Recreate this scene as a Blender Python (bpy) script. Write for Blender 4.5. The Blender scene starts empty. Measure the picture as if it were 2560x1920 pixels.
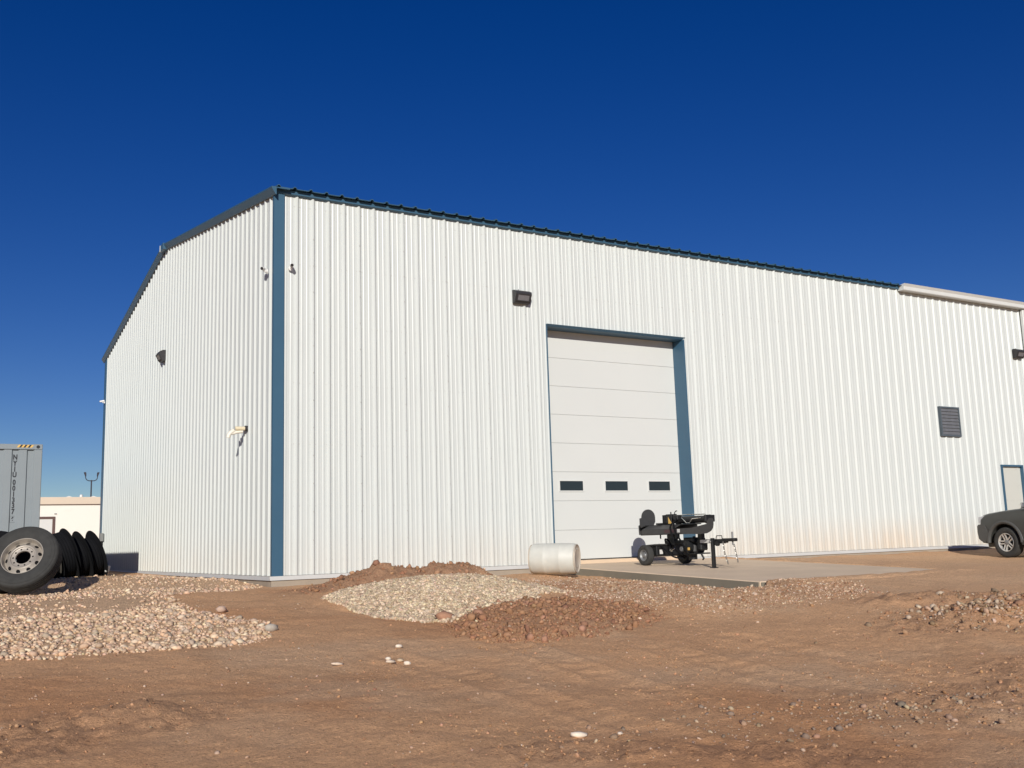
import bpy, math, random
import numpy as np
from mathutils import Vector, Matrix

random.seed(7)
rng = np.random.default_rng(11)
R_ = math.radians
sc = bpy.context.scene
col = sc.collection

# ------------------------------------------------------------------ camera
F_PX, PITCH, ROLL, YAW = 2504.93, 0.156487, -0.031296, 0.544778
CAM = Vector((-5.4965, -17.2083, 0.4515))
fw = Vector((math.sin(YAW)*math.cos(PITCH), math.cos(YAW)*math.cos(PITCH), math.sin(PITCH)))
rt0 = Vector((math.cos(YAW), -math.sin(YAW), 0)); up0 = rt0.cross(fw)
rt = math.cos(ROLL)*rt0 + math.sin(ROLL)*up0
up = -math.sin(ROLL)*rt0 + math.cos(ROLL)*up0
cam = bpy.data.cameras.new('camera'); cam.sensor_width = 36.0; cam.lens = F_PX/2560*36.0
cam.clip_start = 0.05; cam.clip_end = 3000
camo = bpy.data.objects.new('camera', cam); col.objects.link(camo)
M = Matrix((rt, up, -fw)).transposed().to_4x4(); M.translation = CAM
camo.matrix_world = M
sc.camera = camo

# ------------------------------------------------------------------ sky, sun, exposure
SUN_EL, SUN_AZ = R_(21.0), R_(210.0)       # azimuth of the sun, clockwise from +Y
w = bpy.data.worlds.new("World"); sc.world = w; w.use_nodes = True
nt = w.node_tree; nt.nodes.clear()
sky = nt.nodes.new('ShaderNodeTexSky'); sky.sky_type = 'NISHITA'; sky.sun_disc = False
sky.sun_elevation = SUN_EL; sky.sun_rotation = SUN_AZ
sky.altitude = 1500; sky.air_density = 1.0; sky.dust_density = 0.1; sky.ozone_density = 3.0
hsv = nt.nodes.new('ShaderNodeHueSaturation'); hsv.inputs['Saturation'].default_value = 1.36; hsv.inputs['Hue'].default_value = 0.524
bg = nt.nodes.new('ShaderNodeBackground'); bg.inputs['Strength'].default_value = 0.053
wo = nt.nodes.new('ShaderNodeOutputWorld')
nt.links.new(sky.outputs[0], hsv.inputs['Color']); nt.links.new(hsv.outputs[0], bg.inputs['Color']); nt.links.new(bg.outputs[0], wo.inputs[0])
sun = bpy.data.lights.new('sun', 'SUN'); sun.energy = 3.85; sun.angle = R_(0.5); sun.color = (1.0, 0.945, 0.86)
suno = bpy.data.objects.new('sun', sun); col.objects.link(suno)
sdir = Vector((math.sin(SUN_AZ)*math.cos(SUN_EL), math.cos(SUN_AZ)*math.cos(SUN_EL), math.sin(SUN_EL)))
suno.rotation_euler = sdir.to_track_quat('Z', 'Y').to_euler(); suno.location = sdir*60
sc.view_settings.view_transform = 'Standard'; sc.view_settings.look = 'None'
sc.view_settings.exposure = 0.2; sc.view_settings.gamma = 1.0; sc.view_settings.use_curve_mapping = False
sc.render.engine = 'CYCLES'

# ------------------------------------------------------------------ materials
def new_mat(name):
    m = bpy.data.materials.new(name); m.use_nodes = True
    n = m.node_tree.nodes; b = n['Principled BSDF']
    return m, m.node_tree, b
def mat(name, color, rough=0.6, metal=0.0, var=0.12, scale=6.0, bump=0.0, bscale=60.0, spec=0.5, coords='Object', detail=4):
    m, t, b = new_mat(name)
    b.inputs['Roughness'].default_value = rough; b.inputs['Metallic'].default_value = metal
    b.inputs['Specular IOR Level'].default_value = spec
    tc = t.nodes.new('ShaderNodeTexCoord')
    nz = t.nodes.new('ShaderNodeTexNoise'); nz.inputs['Scale'].default_value = scale; nz.inputs['Detail'].default_value = detail
    t.links.new(tc.outputs[coords], nz.inputs['Vector'])
    mx = t.nodes.new('ShaderNodeMix'); mx.data_type = 'RGBA'
    c = color
    mx.inputs['A'].default_value = (c[0]*(1-var), c[1]*(1-var), c[2]*(1-var), 1)
    mx.inputs['B'].default_value = (min(c[0]*(1+var), 1), min(c[1]*(1+var), 1), min(c[2]*(1+var), 1), 1)
    t.links.new(nz.outputs['Fac'], mx.inputs['Factor']); t.links.new(mx.outputs['Result'], b.inputs['Base Color'])
    if bump:
        n2 = t.nodes.new('ShaderNodeTexNoise'); n2.inputs['Scale'].default_value = bscale; n2.inputs['Detail'].default_value = 5
        t.links.new(tc.outputs[coords], n2.inputs['Vector'])
        bp = t.nodes.new('ShaderNodeBump'); bp.inputs['Strength'].default_value = bump; bp.inputs['Distance'].default_value = 0.01
        t.links.new(n2.outputs['Fac'], bp.inputs['Height']); t.links.new(bp.outputs[0], b.inputs['Normal'])
    return m
def attr_mat(name, attr, rough=0.95, bump=None, var=0.12, vscale=9.0, spec=0.15, grit=False):
    m, t, b = new_mat(name)
    b.inputs['Roughness'].default_value = rough; b.inputs['Specular IOR Level'].default_value = spec
    at = t.nodes.new('ShaderNodeAttribute'); at.attribute_name = attr
    geo = t.nodes.new('ShaderNodeNewGeometry')
    nz = t.nodes.new('ShaderNodeTexNoise'); nz.inputs['Scale'].default_value = vscale; nz.inputs['Detail'].default_value = 8; nz.inputs['Roughness'].default_value = 0.7
    t.links.new(geo.outputs['Position'], nz.inputs['Vector'])
    mr = t.nodes.new('ShaderNodeMapRange'); mr.inputs['From Min'].default_value = .25; mr.inputs['From Max'].default_value = .75
    mr.inputs['To Min'].default_value = 1-var; mr.inputs['To Max'].default_value = 1+var
    t.links.new(nz.outputs['Fac'], mr.inputs['Value'])
    mx = t.nodes.new('ShaderNodeMix'); mx.data_type = 'RGBA'; mx.blend_type = 'MULTIPLY'; mx.inputs['Factor'].default_value = 1
    t.links.new(at.outputs['Color'], mx.inputs['A']); t.links.new(mr.outputs['Result'], mx.inputs['B'])
    out_c = mx.outputs['Result']
    if grit:
        for sc_, lo_, hi_, cc in ((48, .60, .72, (.55,.52,.50,1)), (75, .63, .74, (1.42,1.42,1.40,1)), (150, .60, .72, (.62,.60,.58,1))):
            g = t.nodes.new('ShaderNodeTexNoise'); g.inputs['Scale'].default_value = sc_; g.inputs['Detail'].default_value = 2; g.inputs['Roughness'].default_value = .6
            t.links.new(geo.outputs['Position'], g.inputs['Vector'])
            mg = t.nodes.new('ShaderNodeMapRange'); mg.inputs['From Min'].default_value = lo_; mg.inputs['From Max'].default_value = hi_
            t.links.new(g.outputs['Fac'], mg.inputs['Value'])
            m3 = t.nodes.new('ShaderNodeMix'); m3.data_type = 'RGBA'; m3.blend_type = 'MULTIPLY'; m3.inputs['B'].default_value = cc; m3.clamp_factor = True
            t.links.new(mg.outputs['Result'], m3.inputs['Factor']); t.links.new(out_c, m3.inputs['A']); out_c = m3.outputs['Result']
    t.links.new(out_c, b.inputs['Base Color'])
    if bump:
        prev = None
        for s, st, d in bump:
            n2 = t.nodes.new('ShaderNodeTexNoise'); n2.inputs['Scale'].default_value = s; n2.inputs['Detail'].default_value = 6; n2.inputs['Roughness'].default_value = .65
            t.links.new(geo.outputs['Position'], n2.inputs['Vector'])
            bp = t.nodes.new('ShaderNodeBump'); bp.inputs['Strength'].default_value = st; bp.inputs['Distance'].default_value = d
            t.links.new(n2.outputs['Fac'], bp.inputs['Height'])
            if prev: t.links.new(prev.outputs[0], bp.inputs['Normal'])
            prev = bp
        t.links.new(prev.outputs[0], b.inputs['Normal'])
    return m

def siding_mat():
    m, t, b = new_mat('white_siding')
    b.inputs['Roughness'].default_value = 0.40; b.inputs['Specular IOR Level'].default_value = 0.55
    geo = t.nodes.new('ShaderNodeNewGeometry'); sp = t.nodes.new('ShaderNodeSeparateXYZ'); t.links.new(geo.outputs['Position'], sp.inputs[0])
    # red dust splashed up the foot of the wall, in streaks that vary along it
    mp = t.nodes.new('ShaderNodeMapping'); mp.inputs['Scale'].default_value = (0.35, 0.35, 0.25); t.links.new(geo.outputs['Position'], mp.inputs[0])
    n1 = t.nodes.new('ShaderNodeTexNoise'); n1.inputs['Scale'].default_value = 1.0; n1.inputs['Detail'].default_value = 3; t.links.new(mp.outputs[0], n1.inputs['Vector'])
    mp2 = t.nodes.new('ShaderNodeMapping'); mp2.inputs['Scale'].default_value = (14, 14, 1.2); t.links.new(geo.outputs['Position'], mp2.inputs[0])
    n2 = t.nodes.new('ShaderNodeTexNoise'); n2.inputs['Scale'].default_value = 1.0; n2.inputs['Detail'].default_value = 4; t.links.new(mp2.outputs[0], n2.inputs['Vector'])
    hgt = t.nodes.new('ShaderNodeMapRange'); hgt.inputs['From Min'].default_value = 0.0; hgt.inputs['From Max'].default_value = 1.0
    hgt.inputs['To Min'].default_value = 1.0; hgt.inputs['To Max'].default_value = 0.0; hgt.interpolation_type = 'SMOOTHSTEP'
    t.links.new(sp.outputs['Z'], hgt.inputs['Value'])
    xr = t.nodes.new('ShaderNodeMapRange'); xr.inputs['From Min'].default_value = 6; xr.inputs['From Max'].default_value = 15; xr.inputs['To Min'].default_value = .28; xr.inputs['To Max'].default_value = 1.0
    t.links.new(sp.outputs['X'], xr.inputs['Value'])
    def mul(a, bb):
        q = t.nodes.new('ShaderNodeMath'); q.operation = 'MULTIPLY'
        t.links.new(a, q.inputs[0])
        if isinstance(bb, float): q.inputs[1].default_value = bb
        else: t.links.new(bb, q.inputs[1])
        return q.outputs[0]
    f = mul(mul(mul(hgt.outputs[0], xr.outputs[0]), n1.outputs['Fac']), n2.outputs['Fac'])
    f = mul(f, 1.7)
    mx = t.nodes.new('ShaderNodeMix'); mx.data_type = 'RGBA'
    mx.inputs['A'].default_value = (0.590, 0.625, 0.607, 1); mx.inputs['B'].default_value = (0.60, 0.46, 0.32, 1)
    t.links.new(f, mx.inputs['Factor'])
    # faint overall dirt
    n3 = t.nodes.new('ShaderNodeTexNoise'); n3.inputs['Scale'].default_value = 0.9; n3.inputs['Detail'].default_value = 6; t.links.new(mp2.outputs[0], n3.inputs['Vector'])
    mr = t.nodes.new('ShaderNodeMapRange'); mr.inputs['To Min'].default_value = .93; mr.inputs['To Max'].default_value = 1.05; t.links.new(n3.outputs['Fac'], mr.inputs['Value'])
    m2 = t.nodes.new('ShaderNodeMix'); m2.data_type = 'RGBA'; m2.blend_type = 'MULTIPLY'; m2.inputs['Factor'].default_value = 1
    t.links.new(mx.outputs['Result'], m2.inputs['A']); t.links.new(mr.outputs[0], m2.inputs['B'])
    t.links.new(m2.outputs['Result'], b.inputs['Base Color'])
    # very slight oil-canning of the sheet
    n4 = t.nodes.new('ShaderNodeTexNoise'); n4.inputs['Scale'].default_value = 1.6; t.links.new(geo.outputs['Position'], n4.inputs['Vector'])
    bp = t.nodes.new('ShaderNodeBump'); bp.inputs['Strength'].default_value = .2; bp.inputs['Distance'].default_value = .02
    t.links.new(n4.outputs['Fac'], bp.inputs['Height']); t.links.new(bp.outputs[0], b.inputs['Normal'])
    return m

MT = {
 'siding': siding_mat(),
 'trim': mat('blue_trim', (0.040, 0.106, 0.172), 0.45, 0, .10, 1.5),
 'white_trim': mat('white_trim', (0.64, 0.655, 0.635), 0.45, 0, .05, 2.0),
 'flash': mat('base_flashing', (0.53, 0.525, 0.50), 0.5, 0, .12, 1.2),
 'vent_frame': mat('vent_frame', (0.10, 0.125, 0.145), .5, .2, .2, 6),
 'slab_side': mat('dark_concrete', (0.205, 0.185, 0.145), 0.9, 0, .2, 2, .3, 40, .2),  # darker concrete tone for the ramp's left and front faces
 'conc': mat('concrete', (0.66, 0.515, 0.37), 0.95, 0, .20, 1.1, .35, 30, .2),
 'found': mat('foundation_concrete', (0.34, 0.29, 0.23), 0.95, 0, .2, 3, .4, 40, .2),
 'door': mat('door_panel', (0.61, 0.63, 0.61), 0.5, 0, .03, .8, .05, 220),
 'glass': mat('dark_glass', (0.022, 0.03, 0.036), 0.06, 0, .1, 2),
 'bronze': mat('dark_bronze', (0.035, 0.034, 0.036), 0.5, 0, .15, 14),
 'lens': mat('lamp_lens', (0.16, 0.16, 0.17), 0.15, 0, .2, 30),
 'galv': mat('galvanised', (0.24, 0.245, 0.25), 0.5, .5, .25, 8),
 'cam_white': mat('camera_white', (0.75, 0.75, 0.73), .4, 0, .03, 5),
 'cam_black': mat('camera_black', (0.012, 0.012, 0.014), .3, 0, .1, 5),
 'pvc': mat('pvc_pipe', (0.74, 0.70, 0.60), .4, 0, .08, 6),
 'pvc2': mat('pvc_cream', (0.68, 0.60, 0.42), .4, 0, .08, 6),
 'cont': mat('container_paint', (0.23, 0.265, 0.285), .5, 0, .07, 2.5),
 'ink': mat('dark_lettering', (0.012, 0.014, 0.02), .6, 0, .05, 5),
 'yellow': mat('hazard_yellow', (0.70, 0.45, 0.12), .5, 0, .1, 8),
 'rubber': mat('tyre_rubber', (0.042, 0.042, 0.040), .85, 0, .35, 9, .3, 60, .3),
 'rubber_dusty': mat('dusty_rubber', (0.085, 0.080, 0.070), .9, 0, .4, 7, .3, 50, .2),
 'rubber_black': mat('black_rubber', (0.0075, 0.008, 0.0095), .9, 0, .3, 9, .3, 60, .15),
 'rim': mat('steel_rim', (0.36, 0.325, 0.28), .5, .35, .2, 9, .15, 40),
 'drum': mat('drum_plastic', (0.57, 0.57, 0.515), .5, 0, .17, 5, 0, 5, .5, 'Object', 8),
 'drum_dirt': mat('drum_end', (0.50, 0.44, 0.36), .6, 0, .35, 6),
 'black_steel': mat('black_steel', (0.014, 0.015, 0.016), .42, .2, .3, 12),
 'grey_steel': mat('grey_steel', (0.055, 0.055, 0.055), .5, .2, .25, 10),
 'alloy': mat('alloy_wheel', (0.62, 0.61, 0.58), .3, .45, .1, 10),
 'chrome': mat('chrome', (0.62, 0.62, 0.60), .18, 1, .1, 10),
 'sticker': mat('white_sticker', (0.6, 0.6, 0.58), .5, 0, .3, 60),
 'redsticker': mat('maroon_sticker', (0.06, 0.03, 0.035), .5, 0, .3, 20),
 'car': mat('charcoal_paint', (0.055, 0.056, 0.052), .32, .25, .12, 3),
 'car_plastic': mat('grey_plastic', (0.075, 0.077, 0.075), .6, 0, .12, 8),
 'car_black': mat('black_plastic', (0.01, 0.01, 0.011), .7, 0, .1, 8),
 'headlamp': mat('headlamp_glass', (0.55, 0.57, 0.60), .12, .3, .1, 20),
 'cream': mat('cream_wall', (0.80, 0.785, 0.715), .8, 0, .04, .4, .1, 5, .2),
 'fascia': mat('beige_fascia', (0.66, 0.565, 0.45), .8, 0, .06, .5, 0, 5, .2),
 'brown': mat('brown_frame', (0.11, 0.065, 0.055), .6, 0, .1, 2),
 'pole': mat('lamp_pole', (0.035, 0.03, 0.04), .6, 0, .1, 2),
 'grey_door': mat('pale_door', (0.56, 0.57, 0.52), .5, 0, .03, 1),
 'box_grey': mat('grey_box', (0.22, 0.225, 0.22), .5, 0, .1, 5),
 'chain': mat('zinc_chain', (0.30, 0.29, 0.27), .35, .8, .3, 40),
}

# ------------------------------------------------------------------ mesh helpers
class MB:
    def __init__(s): s.v = []; s.f = []
    def add(s, vs, fs):
        o = len(s.v); s.v += [tuple(p) for p in vs]; s.f += [tuple(i+o for i in f) for f in fs]; return s
    def box(s, lo, hi, m=None):
        x0, y0, z0 = lo; x1, y1, z1 = hi
        vs = [Vector(p) for p in ((x0,y0,z0),(x1,y0,z0),(x1,y1,z0),(x0,y1,z0),(x0,y0,z1),(x1,y0,z1),(x1,y1,z1),(x0,y1,z1))]
        if m is not None: vs = [m @ p for p in vs]
        return s.add(vs, [(0,3,2,1),(4,5,6,7),(0,1,5,4),(1,2,6,5),(2,3,7,6),(3,0,4,7)])
    def bbox(s, lo, hi, b=.01):
        """box with chamfered edges"""
        c = [(lo[i]+hi[i])/2 for i in range(3)]; h = [(hi[i]-lo[i])/2 for i in range(3)]
        b = min(b, *(0.45*q for q in h)); vs = []; idx = {}
        for sx in (-1,1):
            for sy in (-1,1):
                for sz in (-1,1):
                    for ax in range(3):
                        p = [c[0]+sx*h[0], c[1]+sy*h[1], c[2]+sz*h[2]]
                        sg = (sx,sy,sz)
                        for k in range(3):
                            if k != ax: p[k] -= sg[k]*b
                        idx[(sx,sy,sz,ax)] = len(vs); vs.append(p)
        fs = []
        S = (-1,1)
        for ax in range(3):
            o = [k for k in range(3) if k != ax]
            for sg in S:
                q = []
                for a, bb in ((-1,-1),(1,-1),(1,1),(-1,1)):
                    t = [0,0,0]; t[ax] = sg; t[o[0]] = a; t[o[1]] = bb; q.append(idx[(*t, ax)])
                fs.append(tuple(q))
        for ax in range(3):
            o = [k for k in range(3) if k != ax]
            for a in S:
                for bb in S:
                    q = []
                    for e, fa in ((-1,o[0]),(1,o[0]),(1,o[1]),(-1,o[1])):
                        t = [0,0,0]; t[ax] = e; t[o[0]] = a; t[o[1]] = bb; q.append(idx[(*t, fa)])
                    fs.append(tuple(q))
        for sx in S:
            for sy in S:
                for sz in S: fs.append(tuple(idx[(sx,sy,sz,a)] for a in range(3)))
        return s.add(vs, fs)
    def prism(s, poly, a, b, axis):
        """poly: 2-D outline in the two other axes (in order), extruded along axis from a to b"""
        n = len(poly); vs = []
        for t in (a, b):
            for p in poly:
                q = [0,0,0]; o = [k for k in range(3) if k != axis]
                q[axis] = t; q[o[0]] = p[0]; q[o[1]] = p[1]; vs.append(q)
        fs = [(i, (i+1) % n, n+(i+1) % n, n+i) for i in range(n)] + [tuple(range(n))[::-1], tuple(range(n, 2*n))]
        return s.add(vs, fs)
    def tube(s, path, r, n=10, cap=True, radii=None):
        path = [Vector(p) for p in path]; vs = []; fs = []
        prev = None
        for i, p in enumerate(path):
            d = (path[min(i+1, len(path)-1)] - path[max(i-1, 0)]).normalized()
            if prev is None:
                a = Vector((0,0,1)) if abs(d.z) < .9 else Vector((1,0,0)); u = d.cross(a).normalized()
            else:
                u = (prev - d*prev.dot(d)).normalized()
            prev = u; v = d.cross(u); rr = radii[i] if radii else r
            for k in range(n):
                t = 2*math.pi*k/n; vs.append(p + u*math.cos(t)*rr + v*math.sin(t)*rr)
        for i in range(len(path)-1):
            for k in range(n):
                fs.append((i*n+k, i*n+(k+1) % n, (i+1)*n+(k+1) % n, (i+1)*n+k))
        if cap: fs += [tuple(range(n))[::-1], tuple(range((len(path)-1)*n, len(path)*n))]
        return s.add(vs, fs)
    def lathe(s, prof, n=32, m=None, close=False):
        """prof: (r, x) pairs turned about the local X axis"""
        vs = []; fs = []; k = len(prof)
        for j in range(n):
            t = 2*math.pi*j/n
            for r, x in prof:
                p = Vector((x, r*math.cos(t), r*math.sin(t))); vs.append(m @ p if m is not None else p)
        rng_ = range(k) if close else range(k-1)
        for j in range(n):
            for i in rng_:
                a = j*k+i; b = j*k+(i+1) % k; c = ((j+1) % n)*k+(i+1) % k; d = ((j+1) % n)*k+i
                fs.append((a, d, c, b))
        return s.add(vs, fs)
    def build(s, name, m, parent=None, smooth=False, loc=None, rot=None):
        me = bpy.data.meshes.new(name); me.from_pydata([tuple(p) for p in s.v], [], s.f); me.validate(); me.update()
        import bmesh
        bm = bmesh.new(); bm.from_mesh(me); bmesh.ops.recalc_face_normals(bm, faces=bm.faces); bm.to_mesh(me); bm.free()
        if m is not None: me.materials.append(m)
        if smooth:
            me.shade_smooth() if hasattr(me, 'shade_smooth') else None
            try: me.set_sharp_from_angle(angle=R_(38))
            except Exception: pass
        o = bpy.data.objects.new(name, me); col.objects.link(o)
        if parent is not None: o.parent = parent
        if loc is not None: o.location = loc
        if rot is not None: o.rotation_euler = rot
        return o
def thing(name, label, cat, loc=(0,0,0), rot=(0,0,0), group=None):
    o = bpy.data.objects.new(name, None); col.objects.link(o); o.empty_display_size = .2
    o.location = loc; o.rotation_euler = rot; tag(o, label, cat, group); return o
def tag(o, label, cat=None, group=None, kind=None):
    if label: o['label'] = label
    if cat: o['category'] = cat
    if group: o['group'] = group
    if kind: o['kind'] = kind
    return o
def copy_tree(o, parent=None):
    c = o.copy(); col.objects.link(c); c.parent = parent
    for ch in list(o.children): copy_tree(ch, c)
    return c

# ------------------------------------------------------------------ terrain
def _h(ix, iy, seed):
    n = (ix.astype(np.int64)*374761393 + iy.astype(np.int64)*668265263 + seed*1442695041) & 0xFFFFFFFF
    n = ((n ^ (n >> 13))*1274126177) & 0xFFFFFFFF
    n = (n ^ (n >> 16)) & 0xFFFFFFFF
    return n/4294967295.0
def vnoise(x, y, seed=0):
    ix = np.floor(x); iy = np.floor(y); fx = x-ix; fy = y-iy
    fx = fx*fx*(3-2*fx); fy = fy*fy*(3-2*fy)
    a = _h(ix, iy, seed); b = _h(ix+1, iy, seed); c = _h(ix, iy+1, seed); d = _h(ix+1, iy+1, seed)
    return (a*(1-fx)+b*fx)*(1-fy) + (c*(1-fx)+d*fx)*fy
def fbm(x, y, seed=0, oct=4, gain=.5):
    s = 0; a = 1; t = 0
    for k in range(oct):
        s = s + a*(vnoise(x*2**k+17.3*k, y*2**k-9.1*k, seed+k)-.5); t += a; a *= gain
    return s/t*2
def sstep(x, a, b):
    t = np.clip((x-a)/(b-a), 0, 1); return t*t*(3-2*t)
YL = [-400,-60,-25,-17,-14,-11,-8,-6.3,-5.5,-4,-2,0,3,12,30,60,400]
ZL = [-1.6,-1.4,-1.3,-1.15,-1.02,-.84,-.62,-.48,-.41,-.29,-.17,-.10,-.06,-.01,.05,.1,.1]
ZM = [-1.6,-1.4,-1.3,-1.15,-1.03,-.85,-.61,-.45,-.39,-.30,-.22,-.16,-.13,-.05,.05,.1,.1]
ZR = [-1.6,-1.4,-1.3,-1.15,-1.00,-.72,-.42,-.28,-.25,-.19,-.13,-.11,-.1,-.05,.05,.1,.1]
ZF = [-1.6,-1.4,-1.3,-1.10,-.95,-.74,-.50,-.40,-.36,-.32,-.275,-.13,-.1,-.05,.05,.1,.1]
def slab_z(y): return -.03+.037*y
# bumps: cx, cy, rx, ry, rot(deg), height
BUMPS = [
 (1.2,-4.2,1.95,1.9,20,.27),      # gravel heap
 (1.35,-6.75,1.55,1.05,15,.17),   # red clod heap
 (3.9,-6.2,1.5,1.5,0,.10),       # mixed spoil beside the slab
 (5.9,-9.85,1.2,.6,-12,.20),       # spoil ridge toward the lower right
 (6.6,-8.9,1.8,.45,-25,.08),
 (4.2,-1.7,1.0,.8,0,.06),
 (-2.6,2.6,2.9,2.3,-10,.15),       # dusty bank under the tyre row
 (-4.0,-9.3,.45,.35,0,.07),       # small tan hump in the foreground
]
def height(x, y):
    x = np.asarray(x, float); y = np.asarray(y, float)
    zl = np.interp(y, YL, ZL); zm = np.interp(y, YL, ZM); zr = np.interp(y, YL, ZR); zf = np.interp(y, YL, ZF)
    a = sstep(x, -2.5, -.8); wy = sstep(y, -6.8, -5.9); b = sstep(x, 2.5, 6.0)*(1-wy) + sstep(x, 5.35, 5.7)*wy; c = sstep(x, 11, 16)
    z = zl*(1-a)+zm*a; z = z*(1-b)+zr*b; z = z*(1-c)+zf*c
    for cx, cy, rx, ry, ro, h in BUMPS:
        t = R_(ro); dx = x-cx; dy = y-cy
        u = (dx*math.cos(t)+dy*math.sin(t))/rx; v = (-dx*math.sin(t)+dy*math.cos(t))/ry
        z = z + h*np.clip(1-(u*u+v*v), 0, 1)**1.1
    # dirt berm thrown against the wall behind the gravel heap
    cyb = -1.85+.12*fbm(x*1.3, x*0+.7, 6, 2)
    crest = np.interp(x, [-.6,0,.35,.85,1.15,1.43,1.83,2.2,2.65,2.9,3.05,3.5], [0,.0,.10,.24,.35,.275,.25,.31,.29,.31,.16,0])
    crest = crest*(1+.18*fbm(x*5, y*5, 5, 3))
    z = z + crest*np.clip(1-((y-cyb)/.8)**2, 0, 1)
    near = sstep(y, -20, -12)*(1-sstep(y, 3, 14))*sstep(x, -14, -8)*(1-sstep(x, 22, 30))
    z = z + near*(.035*fbm(x*.7, y*.7, 1, 3) + .014*fbm(x*2.6, y*2.6, 21, 3, .6) + .012*fbm(x*8.5, y*8.5, 25, 3, .6))
    # loose, broken soil where it was dug
    rough = rough_mask(x, y)
    z = z + rough*((.025+.055*sstep(y, -9.0, -8.2))*np.abs(fbm(x*4.2, y*4.2, 31, 3, .6)) + .042*fbm(x*11, y*11, 41, 2, .7))
    # wheel ruts running across the yard
    for k, (px, py, ang, wd) in enumerate(((-.05,-9.3,90,.15),(-1.15,-9.6,96,.15),(2.5,-10.2,91,.17),(1.25,-10.4,92,.17))):
        t = R_(ang); d = -(x-px)*math.sin(t)+(y-py)*math.cos(t) + .12*fbm(x*.5, y*.5, 61+k, 2)
        al = (x-px)*math.cos(t)+(y-py)*math.sin(t)
        win = sstep(al, -3.6, -2.2)*(1-sstep(al, 1.2, 2.6))*(.55+.6*vnoise(x*1.3, y*1.3, 65+k))
        z = z + .65*win*(.026*np.exp(-((np.abs(d)-wd*1.5)/.055)**2) - .016*np.exp(-(d/wd)**4)*(1+.45*np.tanh(3*np.sin(al*24+np.sign(d)*d*9))))
    # cut away round the ramp slab
    ins = np.minimum(np.minimum(x-5.45, 10.05-x), np.minimum(y+6.02, .3-y))
    front = np.minimum(y+5.92, 10.0-x) + .12*fbm(x*1.5, y*1.5, 71, 3)
    cut = slab_z(y)-.14
    lift = slab_z(y)+.012 + .02*fbm(x*5, y*5, 73, 2)
    under = np.where(ins > 0, np.minimum(z, cut), z)
    wcover = (1-sstep(front, -.02, .16))*sstep(x, 5.6, 5.85)
    edge = (ins > -.25) & (x > 5.58)
    z2 = np.where(ins > .45, np.minimum(under, cut), under)
    z = np.where(edge & (front < .2), np.maximum(z2*(1-wcover)+lift*wcover, z2), z2)
    sd = slab_z(y)-.135 + .03*fbm(x*6, y*6, 77, 2)
    wl = sstep(x, 4.5, 5.25)*(x < 5.62)*sstep(y, -6.6, -5.6)*(1-sstep(y, -2.6, -1.9))
    z = np.where(wl > 0, z*(1-wl)+np.minimum(z, sd)*wl, z)
    # keep below the building floor
    inb = (x > -.02) & (x < 22.9) & (y > .0) & (y < 18.1)
    z = np.where(inb, np.minimum(z, -.12), z)
    return z
def rough_mask(x, y):
    def e(cx, cy, rx, ry, ro):
        t = R_(ro); dx = x-cx; dy = y-cy
        u = (dx*math.cos(t)+dy*math.sin(t))/rx; v = (-dx*math.sin(t)+dy*math.cos(t))/ry
        return 1-sstep(np.sqrt(u*u+v*v), .7, 1.15)
    m = e(1.5,-1.85,2.2,.8,0)
    for a in ((1.35,-6.75,1.6,1.1,15),(4.5,-5.0,1.3,2.5,20),(5.6,-9.8,1.7,.7,-12),(6.6,-8.9,1.9,.5,-25),(-4.1,-9.4,.9,.5,0),(-5,-9.8,.9,.5,10),(-1.7,-11.7,.7,.25,-32),(-.6,-12.4,.8,.3,-32),(2.6,-12.0,1.8,.5,-14),(4.2,-11.6,1.4,.6,-10)):
        m = np.maximum(m, e(*a))
    return m
def axis(lo, hi, zones, step0):
    """coordinates with the given steps per zone, stretching outward geometrically"""
    xs = []
    for a, b, s in zones: xs += list(np.arange(a, b-1e-6, s))
    xs.append(zones[-1][1])
    s = step0; v = xs[-1]
    while v < hi: s *= 1.28; v += s; xs.append(v)
    s = step0; v = xs[0]; pre = []
    while v > lo: s *= 1.28; v -= s; pre.append(v)
    return np.array(pre[::-1]+xs)
gx = axis(-900, 900, [(-8,-6,.1),(-6,6,.04),(6,10.6,.05),(10.6,20,.14)], .15)
gy = axis(-900, 900, [(-16,-13.5,.06),(-13.5,-2,.04),(-2,1,.06),(1,6,.15),(6,20,.5)], .2)
GX, GY = np.meshgrid(gx, gy)
GZ = height(GX, GY)
def mesh_np(name, verts, faces, mats, colors=None, attr='tint', smooth=False):
    """faces: (n, k) int array"""
    me = bpy.data.meshes.new(name); n, k = faces.shape
    me.vertices.add(len(verts)); me.vertices.foreach_set('co', np.ascontiguousarray(verts, np.float32).ravel())
    me.loops.add(n*k); me.loops.foreach_set('vertex_index', np.ascontiguousarray(faces, np.int32).ravel())
    me.polygons.add(n); me.polygons.foreach_set('loop_start', np.arange(0, n*k, k, dtype=np.int32))
    try: me.polygons.foreach_set('loop_total', np.full(n, k, np.int32))
    except Exception: pass
    if smooth: me.polygons.foreach_set('use_smooth', np.ones(n, bool))
    me.update(calc_edges=True)
    if colors is not None:
        ca = me.color_attributes.new(attr, 'FLOAT_COLOR', 'POINT')
        c4 = np.ones((len(verts), 4), np.float32); c4[:, :3] = colors; ca.data.foreach_set('color', c4.ravel())
    for m in mats: me.materials.append(m)
    return me
def poly_in(px, py, poly):
    """points inside a polygon (vectorised)"""
    inside = np.zeros(px.shape, bool); n = len(poly)
    for i in range(n):
        x1, y1 = poly[i]; x2, y2 = poly[(i+1) % n]
        c = ((y1 > py) != (y2 > py)) & (px < (x2-x1)*(py-y1)/((y2-y1) or 1e-9)+x1)
        inside ^= c
    return inside
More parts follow.
